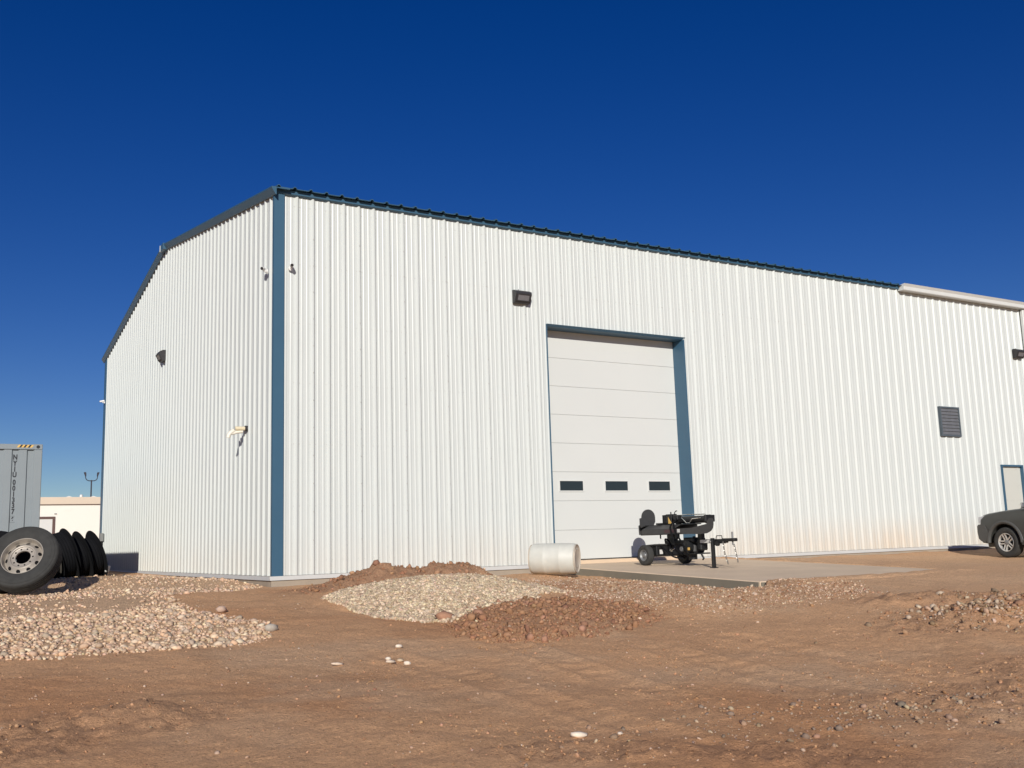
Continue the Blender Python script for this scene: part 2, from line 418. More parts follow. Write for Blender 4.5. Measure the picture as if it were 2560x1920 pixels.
def poly_dist(px, py, poly):
    """signed distance to a polygon, positive inside"""
    d = np.full(px.shape, 1e9); n = len(poly)
    for i in range(n):
        a = np.array(poly[i]); b = np.array(poly[(i+1) % n]); ab = b-a
        t = np.clip(((px-a[0])*ab[0]+(py-a[1])*ab[1])/(ab@ab+1e-9), 0, 1)
        d = np.minimum(d, np.hypot(px-a[0]-t*ab[0], py-a[1]-t*ab[1]))
    return np.where(poly_in(px, py, poly), d, -d)
# outlines of the cobble spread, the gravel heap and the red clod heap on the ground
COBBLE = [(-9,5.0),(-2.8,5.0),(-.4,9.1),(-.1,4.5),(-.05,.3),(-.53,-.35),(-1.33,-1.35),(-1.8,-1.6),(-2.15,-1.9),(-2.22,-2.63),(-2.31,-3.71),(-2.17,-4.54),(-2.0,-4.98),(-1.86,-5.5),(-2.0,-6.15),(-2.2,-6.6),(-2.5,-6.75),(-2.8,-6.66),(-3.2,-6.62),(-3.46,-6.5),(-3.83,-6.5),(-4.2,-6.55),(-4.7,-6.5),(-9,-6.6)]
HEAP = [(-.5,-4.3),(-.4,-3.6),(.3,-2.9),(1.2,-2.7),(2.1,-3.0),(3.0,-4.0),(2.7,-4.9),(2.0,-5.3),(1.7,-5.7),(1.19,-5.7),(.72,-6.0),(.21,-6.54),(-.02,-6.36),(-.35,-5.96),(-.54,-5.5),(-.55,-4.8)]
SPOIL = [(.05,-6.6),(.3,-6.4),(1.1,-5.7),(1.7,-5.6),(2.4,-5.9),(2.7,-6.6),(2.6,-7.1),(2.0,-7.5),(1.16,-7.8),(.4,-7.9),(0,-7.7),(-.2,-7.3)]
def ground_color(x, y):
    base = np.array([.66, .385, .208]); red = np.array([.57, .285, .135]); tan = np.array([.62, .415, .255]); dark = np.array([.50, .285, .152]); grey = np.array([.64, .42, .255])
    c = np.broadcast_to(base, x.shape+(3,)).copy()
    def mixc(c, col_, f): return c*(1-f[..., None]) + col_*f[..., None]
    n = fbm(x*.45, y*.45, 101, 4); c = mixc(c, red, sstep(n, .05, .6)*.7)
    n = fbm(x*.8+5, y*.8, 111, 4); c = mixc(c, grey, sstep(n, .0, .5)*.6)
    n = fbm(x*1.7+5, y*1.7, 121, 4); c = mixc(c, dark, sstep(n, .12, .6)*.45)
    right = sstep(x, 4, 8)*sstep(y, -10, -7); c = mixc(c, grey, right*.6)
    sp_ = np.exp(-(((x-4.3)/1.5)**2+((y+5.6)/1.9)**2)); c = mixc(c, np.array([.56, .40, .26]), np.clip(sp_*1.3, 0, .85)*(.6+.4*fbm(x*2.2, y*2.2, 131, 3)))
    rm = rough_mask(x, y)*(1-.75*np.clip(sp_*1.3, 0, 1)); c = mixc(c, np.array([.33, .192, .118]), rm*np.where(y > -8.3, .85, .45))
    dc = poly_dist(x, y, COBBLE); c = mixc(c, tan, sstep(dc, -.1, .25))
    dh = poly_dist(x, y, HEAP); c = mixc(c, np.array([.54, .40, .27]), sstep(dh, -.05, .2))
    return c
ground_mat = attr_mat('yard_soil', 'soil', .97, [(7, .45, .06), (22, .6, .025), (70, .9, .014), (190, .7, .005)], .30, 34.0, .15, True)
H_, W_ = GX.shape
V = np.stack([GX.ravel(), GY.ravel(), GZ.ravel()], 1)
ii = (np.arange(H_-1)[:, None]*W_ + np.arange(W_-1)[None, :]).ravel()
Fq = np.stack([ii, ii+1, ii+W_+1, ii+W_], 1)
gm = mesh_np('ground', V, Fq, [ground_mat], ground_color(GX, GY).reshape(-1, 3), 'soil', True)
ground = bpy.data.objects.new('ground', gm); col.objects.link(ground); ground['kind'] = 'structure'

# ------------------------------------------------------------------ main building
H, WG, LX, HR = 6.89, 18.02, 22.93, 8.31
SL = (HR-H)/(WG/2)
FT = 0.3048
bld = thing('metal_building', 'white ribbed metal warehouse with steel blue trim and one tall overhead door', 'building')
def rib_profile(x0, n=3, lap=True):
    """(x, out) points of n feet of panel starting at x0 (rib centres at x0 + k*FT)"""
    p = []
    for k in range(n):
        c = x0+k*FT
        p += [(c-.044, 0), (c-.012, .036), (c+.012, .036), (c+.044, 0)]
        for m in (1/3, 2/3):
            q = c+FT*m; p += [(q-.022, 0), (q-.012, .005), (q+.012, .005), (q+.022, 0)]
    # the lap: this sheet ends over the next one's first rib
    c = x0+n*FT
    p += [(c-.044, .001)]
    return p
def panel(u_pts, top, bottom_of, place):
    """strip between u points; bottom_of(umid) gives the lower edge, top(u) the upper"""
    mb = MB()
    for (u0, o0), (u1, o1) in zip(u_pts[:-1], u_pts[1:]):
        if u1-u0 < 1e-6: continue
        for zb, zt0, zt1 in bottom_of((u0+u1)/2, top(u0), top(u1)):
            vs = [place(u0, o0, zb if zb is not None else 0), place(u1, o1, zb), place(u1, o1, zt1), place(u0, o0, zt0)]
            mb.add(vs, [(0, 1, 2, 3)])
    return mb
def cut_profile(p, cuts, lo, hi):
    """insert points at cut positions and clip to [lo, hi]"""
    out = []
    for (a, oa), (b, ob) in zip(p[:-1], p[1:]):
        seg = [(a, oa)]
        for c in sorted(cuts):
            if a < c < b: seg.append((c, oa+(ob-oa)*(c-a)/(b-a)))
        out += seg
    out.append(p[-1])
    return [q for q in out if lo-1e-9 <= q[0] <= hi+1e-9]
DX0, DX1, DZ = 5.81, 9.51, 4.90       # overhead door opening
PX0, PX1, PZ = 21.0, 22.02, 2.19      # personnel door opening
def front_bottom(u, t0, t1):
    if DX0 < u < DX1: return [(DZ+.044, t0, t1)]
    if PX0 < u < PX1: return [(PZ, t0, t1)]
    return [(0.0, t0, t1)]
X0R = 0.43-.028                  # centre of the first rib right of the corner
start = X0R-2*FT+.0
k = 0; x = start
while x < LX:
    pr = cut_profile(rib_profile(x), [0.0, DX0, DX1, PX0, PX1, LX], 0.0, LX)
    if len(pr) > 1:
        mb = panel(pr, lambda u: H, front_bottom, lambda u, o, z: (u, -o-.0012*(k % 2), z))
        mb.build('wall_panel', MT['siding'], bld)
    x += 3*FT; k += 1
def gtop(v): return H + SL*min(v, WG-v) - .01
y = 0.227-2*FT+.018; k = 0
while y < WG:
    pr = cut_profile(rib_profile(y), [0.0, WG/2, WG], 0.0, WG)
    if len(pr) > 1:
        mb = panel(pr, gtop, lambda u, t0, t1: [(0.0, t0, t1)], lambda u, o, z: (-o-.0012*(k % 2), u, z))
        mb.build('wall_panel', MT['siding'], bld)
    y += 3*FT; k += 1
# the two walls nobody sees from the yard, flat
MB().add([(LX,.02,0),(LX,WG,0),(LX,WG,H),(LX,WG/2,HR),(LX,.02,H)], [(0,1,2,3,4)]).build('end_wall', MT['siding'], bld)
MB().add([(.02,WG,0),(LX,WG,0),(LX,WG,H),(.02,WG,H)], [(0,1,2,3)]).build('rear_wall', MT['siding'], bld)
# corner trims, base flashing, foundation
def corner(xc, yc, sx, sy, m, wx=.155, wy=.035, t=.042, top=H+.02):
    mb = MB(); a = (xc+sx*wx, yc+sy*t); 
    poly = [(xc-sx*t, yc+sy*t), (xc+sx*wx, yc+sy*t), (xc+sx*wx, yc+sy*.002), (xc-sx*.002, yc+sy*.002), (xc-sx*.002, yc-sy*wy), (xc-sx*t, yc-sy*wy)]
    mb.prism(poly, -.004, top, 2); return mb.build('corner_trim', m, bld)
corner(0, 0, 1, -1, MT['trim'])
corner(0, WG, 1, 1, MT['trim'], wy=.30)
corner(LX, 0, -1, -1, MT['white_trim'], wx=.10, wy=.1)
MB().prism([(-.052,-.004),(-.052,-.010),(-.085,-.074),(-.02,-.074),(-.02,-.004)], -.085, DX0-.03, 0).build('base_flashing', MT['flash'], bld)
MB().prism([(-.052,-.004),(-.052,-.010),(-.085,-.074),(-.02,-.074),(-.02,-.004)], DX1+.03, LX+.05, 0).build('base_flashing', MT['flash'], bld)
MB().prism([(-.052,-.004),(-.052,-.010),(-.085,-.074),(-.02,-.074),(-.02,-.004)], -.05, WG+.05, 1).build('base_flashing', MT['flash'], bld)
MB().box((-.055,-.055,-1.0), (LX+.03,WG+.03,-.076)).build('foundation', MT['found'], bld)
# screws in rows on the wall girts
scr = MB()
for z in (.25, 1.2, 2.3, 3.4, 4.5, 5.6, 6.7):
    x = X0R-FT
    while x < LX-.1:
        for q in (x+.055, x+FT-.055):
            if q > .22 and not (DX0-.05 < q < DX1+.05 and z < DZ+.1): scr.box((q-.006,-.006,z-.006), (q+.006,-.0005,z+.006))
        x += FT
x = X0R+FT
while x < LX-.3:
    z = .6
    while z < 6.6:
        if not (DX0-.05 < x < DX1+.05 and z < DZ+.1): scr.box((x-.008,-.048,z-.008), (x+.008,-.038,z+.008))
        z += .5
    x += 3*FT
so = scr.build('screw', MT['flash'], bld); so['kind'] = 'stuff'
# roof
def roof_piece(xa, xb, front=True):
    pr = []
    x = xa
    while x < xb-1e-4:
        pr += [(x-.04, 0), (x-.016, .036), (x+.016, .036), (x+.04, 0)]; x += FT
    pr.append((x-.04, 0.0))
    pr = [q for q in pr if q[0] <= LX+.06]
    mb = MB(); n = len(pr); vs = []
    for (u, o) in pr:
        e0 = (-.17, H+.085-.17*SL*0-.0); r = (WG/2, HR+.115)
        vs += [(u, e0[0], e0[1]+o), (u, r[0], r[1]+o)]
    if not front: vs = [(u, WG-yy, zz) for (u, yy, zz) in vs]
    fs = [(2*i, 2*i+2, 2*i+3, 2*i+1) for i in range(n-1)]
    m = len(vs)
    vs += [(a, b, c-.012) for a, b, c in vs]
    fs += [(m+2*i, m+2*i+1, m+2*i+3, m+2*i+2) for i in range(n-1)]
    fs += [(2*i, m+2*i, m+2*i+2, 2*i+2) for i in range(n-1)]
    mb.add(vs, fs); return mb.build('roof_panel', MT['trim'], bld)
x = X0R-FT-.09
while x < LX+.02:
    roof_piece(x, x+3*FT, True); roof_piece(x, x+3*FT, False); x += 3*FT
# eave trim below the roof edge (steel blue, up to the white gutter)
MB().prism([(-.036, H-.012), (-.075, H+.004), (-.075, H+.078), (-.03, H+.082), (-.0, H+.082), (-.0, H-.012)], -.06, 17.25, 0).build('eave_trim', MT['trim'], bld)
MB().prism([(WG, H-.012), (WG+.075, H+.004), (WG+.075, H+.078), (WG, H+.082)], -.06, LX+.05, 0).build('eave_trim', MT['trim'], bld)
# rake trims along the gable
def rake(y0, z0, y1, z1, x0=-.125, x1=-.0395, lo=-.06, hi=.085, name='rake_trim', m='trim'):
    mb = MB()
    poly = [(-.060, lo+.004), (x0, hi-.035), (x0-.004, hi-.03), (x0-.004, hi), (x1+.25, hi), (x1+.25, hi-.02), (x1, hi-.02), (x1, lo), (-.056, lo)]
    n = len(poly); vs = [(a, y0, z0+b) for a, b in poly]+[(a, y1, z1+b) for a, b in poly]
    fs = [(i, (i+1) % n, n+(i+1) % n, n+i) for i in range(n)]+[tuple(range(n))[::-1], tuple(range(n, 2*n))]
    mb.add(vs, fs); return mb.build(name, MT[m], bld)
rake(-.18, H-.18*SL+.012, WG/2, HR+.012); rake(WG/2, HR+.012, WG+.18, H-.18*SL+.012)
pk = MB()
pk.box((-.15,WG/2-.16,HR-.07),(.12,WG/2+.16,HR+.092)); pk.build('peak_box', MT['trim'], bld)
lip = MB()
for lo, hi in (((-.163,WG/2+.16,HR-.075),(-.10,WG/2+.175,HR-.055)),((-.163,WG/2+.16,HR+.08),(-.10,WG/2+.175,HR+.095)),((-.163,WG/2+.16,HR-.055),(-.145,WG/2+.175,HR+.08)),((-.115,WG/2+.16,HR-.055),(-.10,WG/2+.175,HR+.08))): lip.box(lo, hi)
lip.build('peak_box_lip', MT['white_trim'], bld)
MB().prism([(WG/2-.25,HR+.145),(WG/2,HR+.19),(WG/2+.25,HR+.145),(WG/2+.25,HR+.135),(WG/2,HR+.175),(WG/2-.25,HR+.135)], .13, LX+.05, 0).build('ridge_cap', MT['trim'], bld)
# white gutter and downspout toward the far corner
gp = [(-.0355,H-.05),(-.205,H-.05),(-.215,H-.035),(-.222,H+.05),(-.27,H+.118),(-.258,H+.122),(-.0355,H+.10)]
MB().prism(gp, 17.22, 24.6, 0).build('gutter', MT['white_trim'], bld)
MB().bbox((22.70,-.135,-.05), (22.80,-.037,H-.056), .012).build('downspout', MT['white_trim'], bld)
# overhead door and its blue opening trim
od = MB(); od_e = bpy.data.objects.new('overhead_door', None); col.objects.link(od_e); od_e.parent = bld
DY = .34
def door_panel(z0, z1):
    mb = MB()
    prf = [(DY+.05, z0+.001), (DY+.008, z0+.001), (DY, z0+.006), (DY, z1-.006), (DY+.008, z1-.001), (DY+.05, z1-.001)]
    mb.prism(prf, DX0+.003, DX1-.003, 0); return mb
zb = .055
for i in range(8):
    o = door_panel(zb+i*.6085, zb+(i+1)*.6085).build('door_panel', MT['door'], od_e)
MB().box((DX0+.002,DY-.004,zb-.05),(DX1-.002,DY+.045,zb-.001)).build('bottom_seal', MT['car_black'], od_e)
for x0, x1 in ((6.228,6.817),(7.406,8.008),(8.595,9.195)):
    f = MB(); z0, z1 = 1.487, 1.688; t = .022
    f.box((x0-t,DY-.014,z0-t),(x1+t,DY+.004,z0)); f.box((x0-t,DY-.014,z1),(x1+t,DY+.004,z1+t)); f.box((x0-t,DY-.014,z0),(x0,DY+.004,z1)); f.box((x1,DY-.014,z0),(x1+t,DY+.004,z1))
    f.build('window_frame', MT['white_trim'], od_e)
    MB().box((x0+.0005,DY-.006,z0+.0005),(x1-.0005,DY-.002,z1-.0005)).build('window_pane', MT['glass'], od_e)
MB().box((DX0+.001,DY+.06,-.1),(DX1-.001,DY+.08,DZ)).build('door_back', MT['car_black'], od_e)
jt = .045
MB().prism([(DX0-.013,-.040),(DX0+.0005,-.040),(DX0+.0005,DY+.06),(DX0-.013,DY+.06)], -.07, DZ-.001, 2).build('door_jamb', MT['trim'], bld)
MB().prism([(DX1-.0005,-.044),(DX1+.028,-.044),(DX1+.028,DY+.06),(DX1-.0005,DY+.06)], -.07, DZ-.001, 2).build('door_jamb', MT['trim'], bld)
MB().prism([(-.062,DZ+.046),(-.012,DZ+.001),(DY+.06,DZ+.001),(DY+.06,DZ+.05),(-.03,DZ+.05)], DX0-.012, DX1+.05, 0).build('door_header', MT['trim'], bld)
# personnel door behind the parked car
pd = bpy.data.objects.new('entry_door', None); col.objects.link(pd); pd.parent = bld
MB().box((PX0+.05,.035,-.05),(PX1-.05,.08,PZ-.05)).build('door_leaf', MT['grey_door'], pd)
fr = MB(); fr.box((PX0,-.045,-.07),(PX0+.05,.09,PZ)); fr.box((PX1-.05,-.045,-.07),(PX1,.09,PZ)); fr.box((PX0+.05,-.045,PZ-.05),(PX1-.05,.09,PZ-.0005)); fr.build('door_frame', MT['trim'], pd)
hd = MB(); hd.bbox((PX1-.20,.0,.93),(PX1-.10,.034,1.12),.008); hd.tube([(PX1-.15,.0,1.0),(PX1-.15,-.05,1.0),(PX1-.28,-.05,1.0)], .011, 8); hd.build('door_handle', MT['galv'], pd, True)
# louvred vent
vt = bpy.data.objects.new('wall_vent', None); col.objects.link(vt); vt.parent = bld
vx0, vx1, vz0, vz1 = 18.45, 19.29, 2.93, 3.745
fr = MB(); t = .045
fr.box((vx0,-.075,vz0),(vx0+t,-.0,vz1)); fr.box((vx1-t,-.075,vz0),(vx1,-.0,vz1)); fr.box((vx0+t,-.075,vz0),(vx1-t,-.0,vz0+t)); fr.box((vx0+t,-.075,vz1-t),(vx1-t,-.0,vz1)); fr.build('vent_frame', MT['vent_frame'], vt)
MB().box((vx0+t,-.036,vz0+t),(vx1-t,-.034,vz1-t)).build('vent_back', MT['car_black'], vt)
n = 8; hh = (vz1-vz0-2*t)/n
for i in range(n):
    z = vz0+t+i*hh
    MB().prism([(-.066,z+.004),(-.070,z+.004),(-.044,z+hh+.006),(-.038,z+hh+.006)], vx0+t+.001, vx1-t-.001, 0).build('vent_slat', MT['galv'], vt)

# ------------------------------------------------------------------ fittings on the walls
def wall_pack(name, label, loc, rotz, group):
    t = thing(name, label, 'light', loc, (0,0,rotz), group)
    # local: wall plane y = 0, out = -y
    prof = [(-.034,-.13),(-.034,.14),(-.10,.14),(-.185,.10),(-.20,.05),(-.135,-.10),(-.11,-.13)]
    w2 = .19; mb = MB(); mb.prism(prof, -w2, w2, 0); mb.build('housing', MT['bronze'], t)
    fr = MB(); d = Vector((0,-.065,-.15)).normalized()  # along the sloped face from top to bottom... frame round the lens
    def pt(s, uu, out):  # s: 0 top of slope .. 1 bottom
        y_ = -.20+.065*s; z_ = .05-.15*s; nrm = Vector((0,-.15,-.065)).normalized()
        return Vector((uu, y_, z_))+nrm*out
    def slab(u0, u1, s0, s1, o0, o1):
        vs = [pt(s0,u0,o0),pt(s0,u1,o0),pt(s1,u1,o0),pt(s1,u0,o0),pt(s0,u0,o1),pt(s0,u1,o1),pt(s1,u1,o1),pt(s1,u0,o1)]
        return vs, [(0,1,2,3),(7,6,5,4),(0,4,5,1),(1,5,6,2),(2,6,7,3),(3,7,4,0)]
    for a in ((-.165,-.135,.02,.97,.0,.016),(.135,.165,.02,.97,.0,.016),(-.135,.135,.02,.14,.0,.016),(-.135,.135,.85,.97,.0,.016)): fr.add(*slab(*a))
    fr.build('lens_frame', MT['bronze'], t)
    l = MB(); l.add(*slab(-.134,.134,.141,.849,.001,.008)); l.build('lens', MT['lens'], t)
    c = MB(); c.tube([(-.05,-.06,.14),(-.05,-.06,.165)], .014, 8); c.build('photocell', MT['lens'], t)
    return t
wall_pack('wall_light', 'dark bronze wall pack light on ribbed wall left above the overhead door', (5.17,0,5.44), 0, 'wall pack lights')
wall_pack('wall_light', 'dark wall pack light beside the white downspout at the far corner', (22.32,0,5.46), 0, 'wall pack lights')
wall_pack('wall_light', 'dark wall pack light high on the gable end wall', (0,8.95,5.42), R_(-90), 'wall pack lights')
def bullet_cam(label, loc, rotz, aim):
    t = thing('security_camera', label, 'camera', loc, (0,0,rotz), 'security cameras'); t.scale = (.82,.82,.82)
    MB().tube([(0,-.02,0),(0,-.05,0)], .05, 16).build('mount', MT['cam_white'], t, True)
    MB().tube([(0,-.05,0),(0,-.09,-.01),(aim[0]*.03,-.11,.03)], .018, 8).build('arm', MT['cam_white'], t, True)
    a = Vector(aim).normalized(); p = Vector((0,-.12,.05))
    MB().tube([p-a*.09, p-a*.08, p+a*.085, p+a*.09], .038, 16, radii=[.03,.038,.038,.036]).build('body', MT['cam_white'], t, True)
    MB().tube([p+a*.0905, p+a*.097], .033, 16).build('lens', MT['cam_black'], t, True)
    return t
bullet_cam('white bullet camera with black lens beside the blue corner trim on the door side', (.262,-.036,5.49), 0, (-.25,-1,-.25))
bullet_cam('white bullet camera on the gable beside the blue corner trim', (-.036,.30,5.49), R_(-90), (.9,-.55,-.2))
bullet_cam('small white camera at the far edge of the gable', (-.036,17.75,5.42), R_(-90), (-.3,-1,-.2))
pp = thing('drain_pipe', 'white plastic elbow pipe sticking out of the gable wall', 'pipe', (0,1.62,2.74))
MB().tube([(-.005,0,0),(-.055,0,0)], .056, 18).build('collar', MT['bronze'], pp, True)
MB().tube([(-.055,0,0),(-.235,.02,0)], .040, 18).build('sleeve', MT['pvc2'], pp, True)
MB().tube([(-.245,.03,-.035),(-.27,.035,-.05),(-.315,.04,-.085),(-.345,.045,-.125),(-.355,.05,-.175)], .040, 18, radii=[.034,.040,.040,.040,.043]).build('elbow', MT['pvc'], pp, True)
MB().tube([(-.09,.02,-.055),(-.20,.03,-.07),(-.29,.04,-.10)], .030, 14).build('return_bend', MT['pvc'], pp, True)
cb = thing('concrete_post', 'short grey round post standing at the far corner of the gable', 'post', (-.42,17.0,0))
MB().lathe([(0,.62),(.16,.62),(.17,.60),(.17,-.3),(0,-.3)], 20, Matrix.Rotation(R_(-90),4,'Y') @ Matrix.Scale(1,4)).build('shaft', MT['flash'], cb, True)
eb = thing('electric_box', 'small grey electric box on the gable near its far corner', 'electric box', (0,17.35,.98))
MB().bbox((-.14,-.13,-.10),(-.036,.13,.16),.012).build('case', MT['box_grey'], eb); MB().tube([(-.09,0,-.10),(-.09,0,-.26)], .05, 10).build('conduit', MT['car_black'], eb)

# ------------------------------------------------------------------ concrete ramp slab in front of the door
rs = MB()
ysl = [0.0-.056, -1.95, -1.958, -3.9, -3.908, -5.92]
vs = []; fs = []
def ramp_block(ya, yb, name='slab_section'):
    mb = MB(); z0, z1 = slab_z(ya), slab_z(yb); b = .012
    pts = []
    for (yy, zz, s) in ((ya, z0, -1), (yb, z1, 1)):
        yb_ = yy+s*b
        pts.append((yy, zz, yb_))
    xa, xb = 5.60, 10.0
    top = [(xa+b,ya-b,z0),(xb-b,ya-b,z0),(xb-b,yb+b,z1),(xa+b,yb+b,z1)]
    mid = [(xa,ya,z0-b),(xb,ya,z0-b),(xb,yb,z1-b),(xa,yb,z1-b)]
    bot = [(xa,ya,z0-.35),(xb,ya,z0-.35),(xb,yb,z1-.35),(xa,yb,z1-.35)]
    mb.add(top+mid+bot, [(0,1,2,3)]+[(i,4+i,4+(i+1)%4,(i+1)%4) for i in range(4)]+[(4+i,8+i,8+(i+1)%4,4+(i+1)%4) for i in range(4)])
    return mb.build(name, MT['conc'], ramp)
ramp = bpy.data.objects.new('concrete_ramp', None); col.objects.link(ramp); tag(ramp, 'tan concrete ramp slab sloping down from the overhead door', 'slab', None)
for ya, yb in ((-.06,-2.95),(-2.956,-5.90)):
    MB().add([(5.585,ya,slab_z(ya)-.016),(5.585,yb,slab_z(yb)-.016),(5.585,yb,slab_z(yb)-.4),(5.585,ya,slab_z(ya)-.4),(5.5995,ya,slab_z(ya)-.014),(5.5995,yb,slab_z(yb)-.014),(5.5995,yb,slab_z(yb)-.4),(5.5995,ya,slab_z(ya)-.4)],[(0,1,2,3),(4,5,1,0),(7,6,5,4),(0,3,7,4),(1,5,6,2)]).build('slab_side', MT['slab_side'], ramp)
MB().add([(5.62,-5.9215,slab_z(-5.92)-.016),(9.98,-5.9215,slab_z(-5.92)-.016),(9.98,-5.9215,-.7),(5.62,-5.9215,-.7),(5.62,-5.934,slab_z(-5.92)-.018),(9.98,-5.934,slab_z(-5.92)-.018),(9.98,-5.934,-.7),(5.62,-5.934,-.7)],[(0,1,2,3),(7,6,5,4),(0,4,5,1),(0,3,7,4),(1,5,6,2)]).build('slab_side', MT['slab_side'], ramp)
ramp_block(-.056-.0, -2.95); ramp_block(-2.956, -5.92)
MB().box((DX0-.001,-.0555,-.4),(DX1+.001,DY+.2,.038)).build('door_sill', MT['conc'], ramp)

# ------------------------------------------------------------------ shipping container
ZC = 2.9; CX1, CY0, CZ0 = -3.052, 6.32, -.065
ct = thing('shipping_container', 'grey corrugated shipping container with vertical serial number behind the tyres', 'container', (CX1, CY0, CZ0))
CL, CW = 2.44, 12.19
# local: x from -CL to 0, y from 0 (front side) to CW
def corr(xa, xb, first):
    pts = [(xb, 0)]
    x = first
    while x > xa+.3:          # recess: left slope, flat, right slope (seen from the front, x decreasing)
        pts += [(x+.150, 0), (x+.118, .036), (x+.022, .036), (x, 0)]; x -= .287
    pts.append((xa, 0)); return pts
def corr_wall(pts, place):
    mb = MB()
    for (u0, o0), (u1, o1) in zip(pts[:-1], pts[1:]): mb.add([place(u0,o0,.15), place(u1,o1,.15), place(u1,o1,ZC-.105), place(u0,o0,ZC-.105)], [(0,1,2,3)])
    return mb
cp = corr(-CL+.15, -.15, -.300)
sidep = corr_wall(cp, lambda u, o, z: (u, .03+o, z)).build('end_wall', MT['cont'], ct)
MB().box((-CL+.15,CW-.07,.15),(-.15,CW-.03,ZC-.1)).build('end_door', MT['cont'], ct)
ep = corr(.15, CW-.15, CW-.30)
corr_wall(ep, lambda u, o, z: (-.03-o, u, z)).build('side_wall', MT['cont'], ct)
corr_wall(ep, lambda u, o, z: (-CL+.03+o, u, z)).build('side_wall', MT['cont'], ct)
MB().box((-CL+.05,.05,ZC-.06),(-.05,CW-.05,ZC-.04)).build('roof', MT['cont'], ct)
MB().box((-CL+.05,.05,.10),(-.05,CW-.05,.15)).build('underframe', MT['cont'], ct)
for x in (-CL, -.16):
    for y in (0, CW-.16): MB().bbox((x,y,.0),(x+.16,y+.16,ZC-.118),.012).build('corner_post', MT['cont'], ct)
for y in (.004, CW-.07):
    MB().bbox((-CL+.17,y,ZC-.115),(-.17,y+.066,ZC-.004),.006).build('top_rail', MT['cont'], ct); MB().box((-CL+.165,y,0.02),(-.165,y+.066,.16)).build('bottom_rail', MT['cont'], ct)
for x in (-CL+.004, -.06): MB().box((x,.165,ZC-.11),(x+.056,CW-.165,ZC-.004)).build('end_rail', MT['cont'], ct); MB().box((x,.165,.02),(x+.056,CW-.165,.15)).build('end_rail', MT['cont'], ct)
for x in (-CL-.002, -.176):
    for y in (-.002, CW-.16):
        for z in (0., ZC-.117):
            c = MB().bbox((x,y,z),(x+.178,y+.162,z+.118),.01).build('corner_casting', MT['cont'], ct)
            if y < 0:
                MB().tube([(x+.089,y-.0015,z+.059),(x+.089,y+.02,z+.059)], .036, 16).build('casting_hole', MT['ink'], c)
hz = []
for i in range(4):
    a = -.50+i*.083
    MB().add([(a,.0025,ZC-.075),(a+.042,.0025,ZC-.075),(a+.082,.0025,ZC-.018),(a+.04,.0025,ZC-.018)], [(0,1,2,3)]).build('yellow_stripe', MT['yellow'], ct)
    if i < 3: MB().add([(a+.0425,.0025,ZC-.075),(a+.0825,.0025,ZC-.075),(a+.1225,.0025,ZC-.018),(a+.0825,.0025,ZC-.018)], [(0,1,2,3)]).build('black_stripe', MT['ink'], ct)
dg = None
def text_mesh(s, size, sx, m, parent, name, loc, rot, off=.0):
    c = bpy.data.curves.new('lettering', 'FONT'); c.body = s; c.size = size; c.align_x = 'CENTER'; c.offset = off; c.extrude = .0004
    o = bpy.data.objects.new('lettering', c); col.objects.link(o)
    bpy.context.view_layer.update()
    me = bpy.data.meshes.new_from_object(o.evaluated_get(bpy.context.evaluated_depsgraph_get()))
    bpy.data.objects.remove(o); me.materials.clear(); me.materials.append(m)
    n = bpy.data.objects.new(name, me); col.objects.link(n); n.parent = parent; n.location = loc; n.rotation_euler = rot; n.scale = (sx, 1, 1)
    return n
ztop = ZC
for ch, yy in (('N',365),('Y',470),('I',570),('U',665),('0',795),('0',895),('1',995),('3',1095),('3',1190),('7',1290),('6',1420)):
    z = ZC - ((1090+yy/6.92)-1110.5)*(21.5/2505)
    text_mesh(ch, .148, .76, MT['ink'], sidep, 'serial_character', (-.515, .0635, z-.05), (R_(90),0,0), .0058)
z6 = ZC - ((1090+1420/6.92)-1110.5)*(21.5/2505)
fb = MB()
for lo, hi in (((-.566,.0640,z6-.068),(-.464,.0648,z6-.065)),((-.566,.0640,z6+.065),(-.464,.0648,z6+.068)),((-.566,.0640,z6-.065),(-.563,.0648,z6+.065)),((-.467,.0640,z6-.065),(-.464,.0648,z6+.065))): fb.box(lo, hi)
fb.build('check_digit_box', MT['ink'], sidep)

# ------------------------------------------------------------------ truck tyres
def tyre_mesh(Ro, Wd, ri, block=True):
    h = Wd/2
    pr = [(ri,-h*.62),(ri+.012,-h*.80),(ri+.05,-h*.93),(ri+.10,-h*1.0),(ri+.16,-h*1.0),(Ro-.045,-h*.93),(Ro-.022,-h*.90),(Ro-.008,-h*.80)]
    for c in (-.5,-.17,.17,.5):
        pr += [(Ro,h*(c-.045)),(Ro-.013,h*(c-.03)),(Ro-.013,h*(c+.03)),(Ro,h*(c+.045))]
    pr += [(Ro-.008,h*.80),(Ro-.022,h*.90),(Ro-.045,h*.93),(ri+.16,h*1.0),(ri+.10,h*1.0),(ri+.05,h*.93),(ri+.012,h*.80),(ri,h*.62)]
    inner = [(ri+.02,h*.55),(Ro-.05,h*.75),(Ro-.035,0),(Ro-.05,-h*.75),(ri+.02,-h*.55)]
    mb = MB(); mb.lathe(pr+inner, 56, None, True); return mb
def orient(n, c):
    """matrix that takes local +X to n, placed at c"""
    n = Vector(n).normalized(); u = Vector((0,0,1)); y = u.cross(n).normalized(); z = n.cross(y)
    m = Matrix((n, y, z)).transposed().to_4x4(); m.translation = c; return m
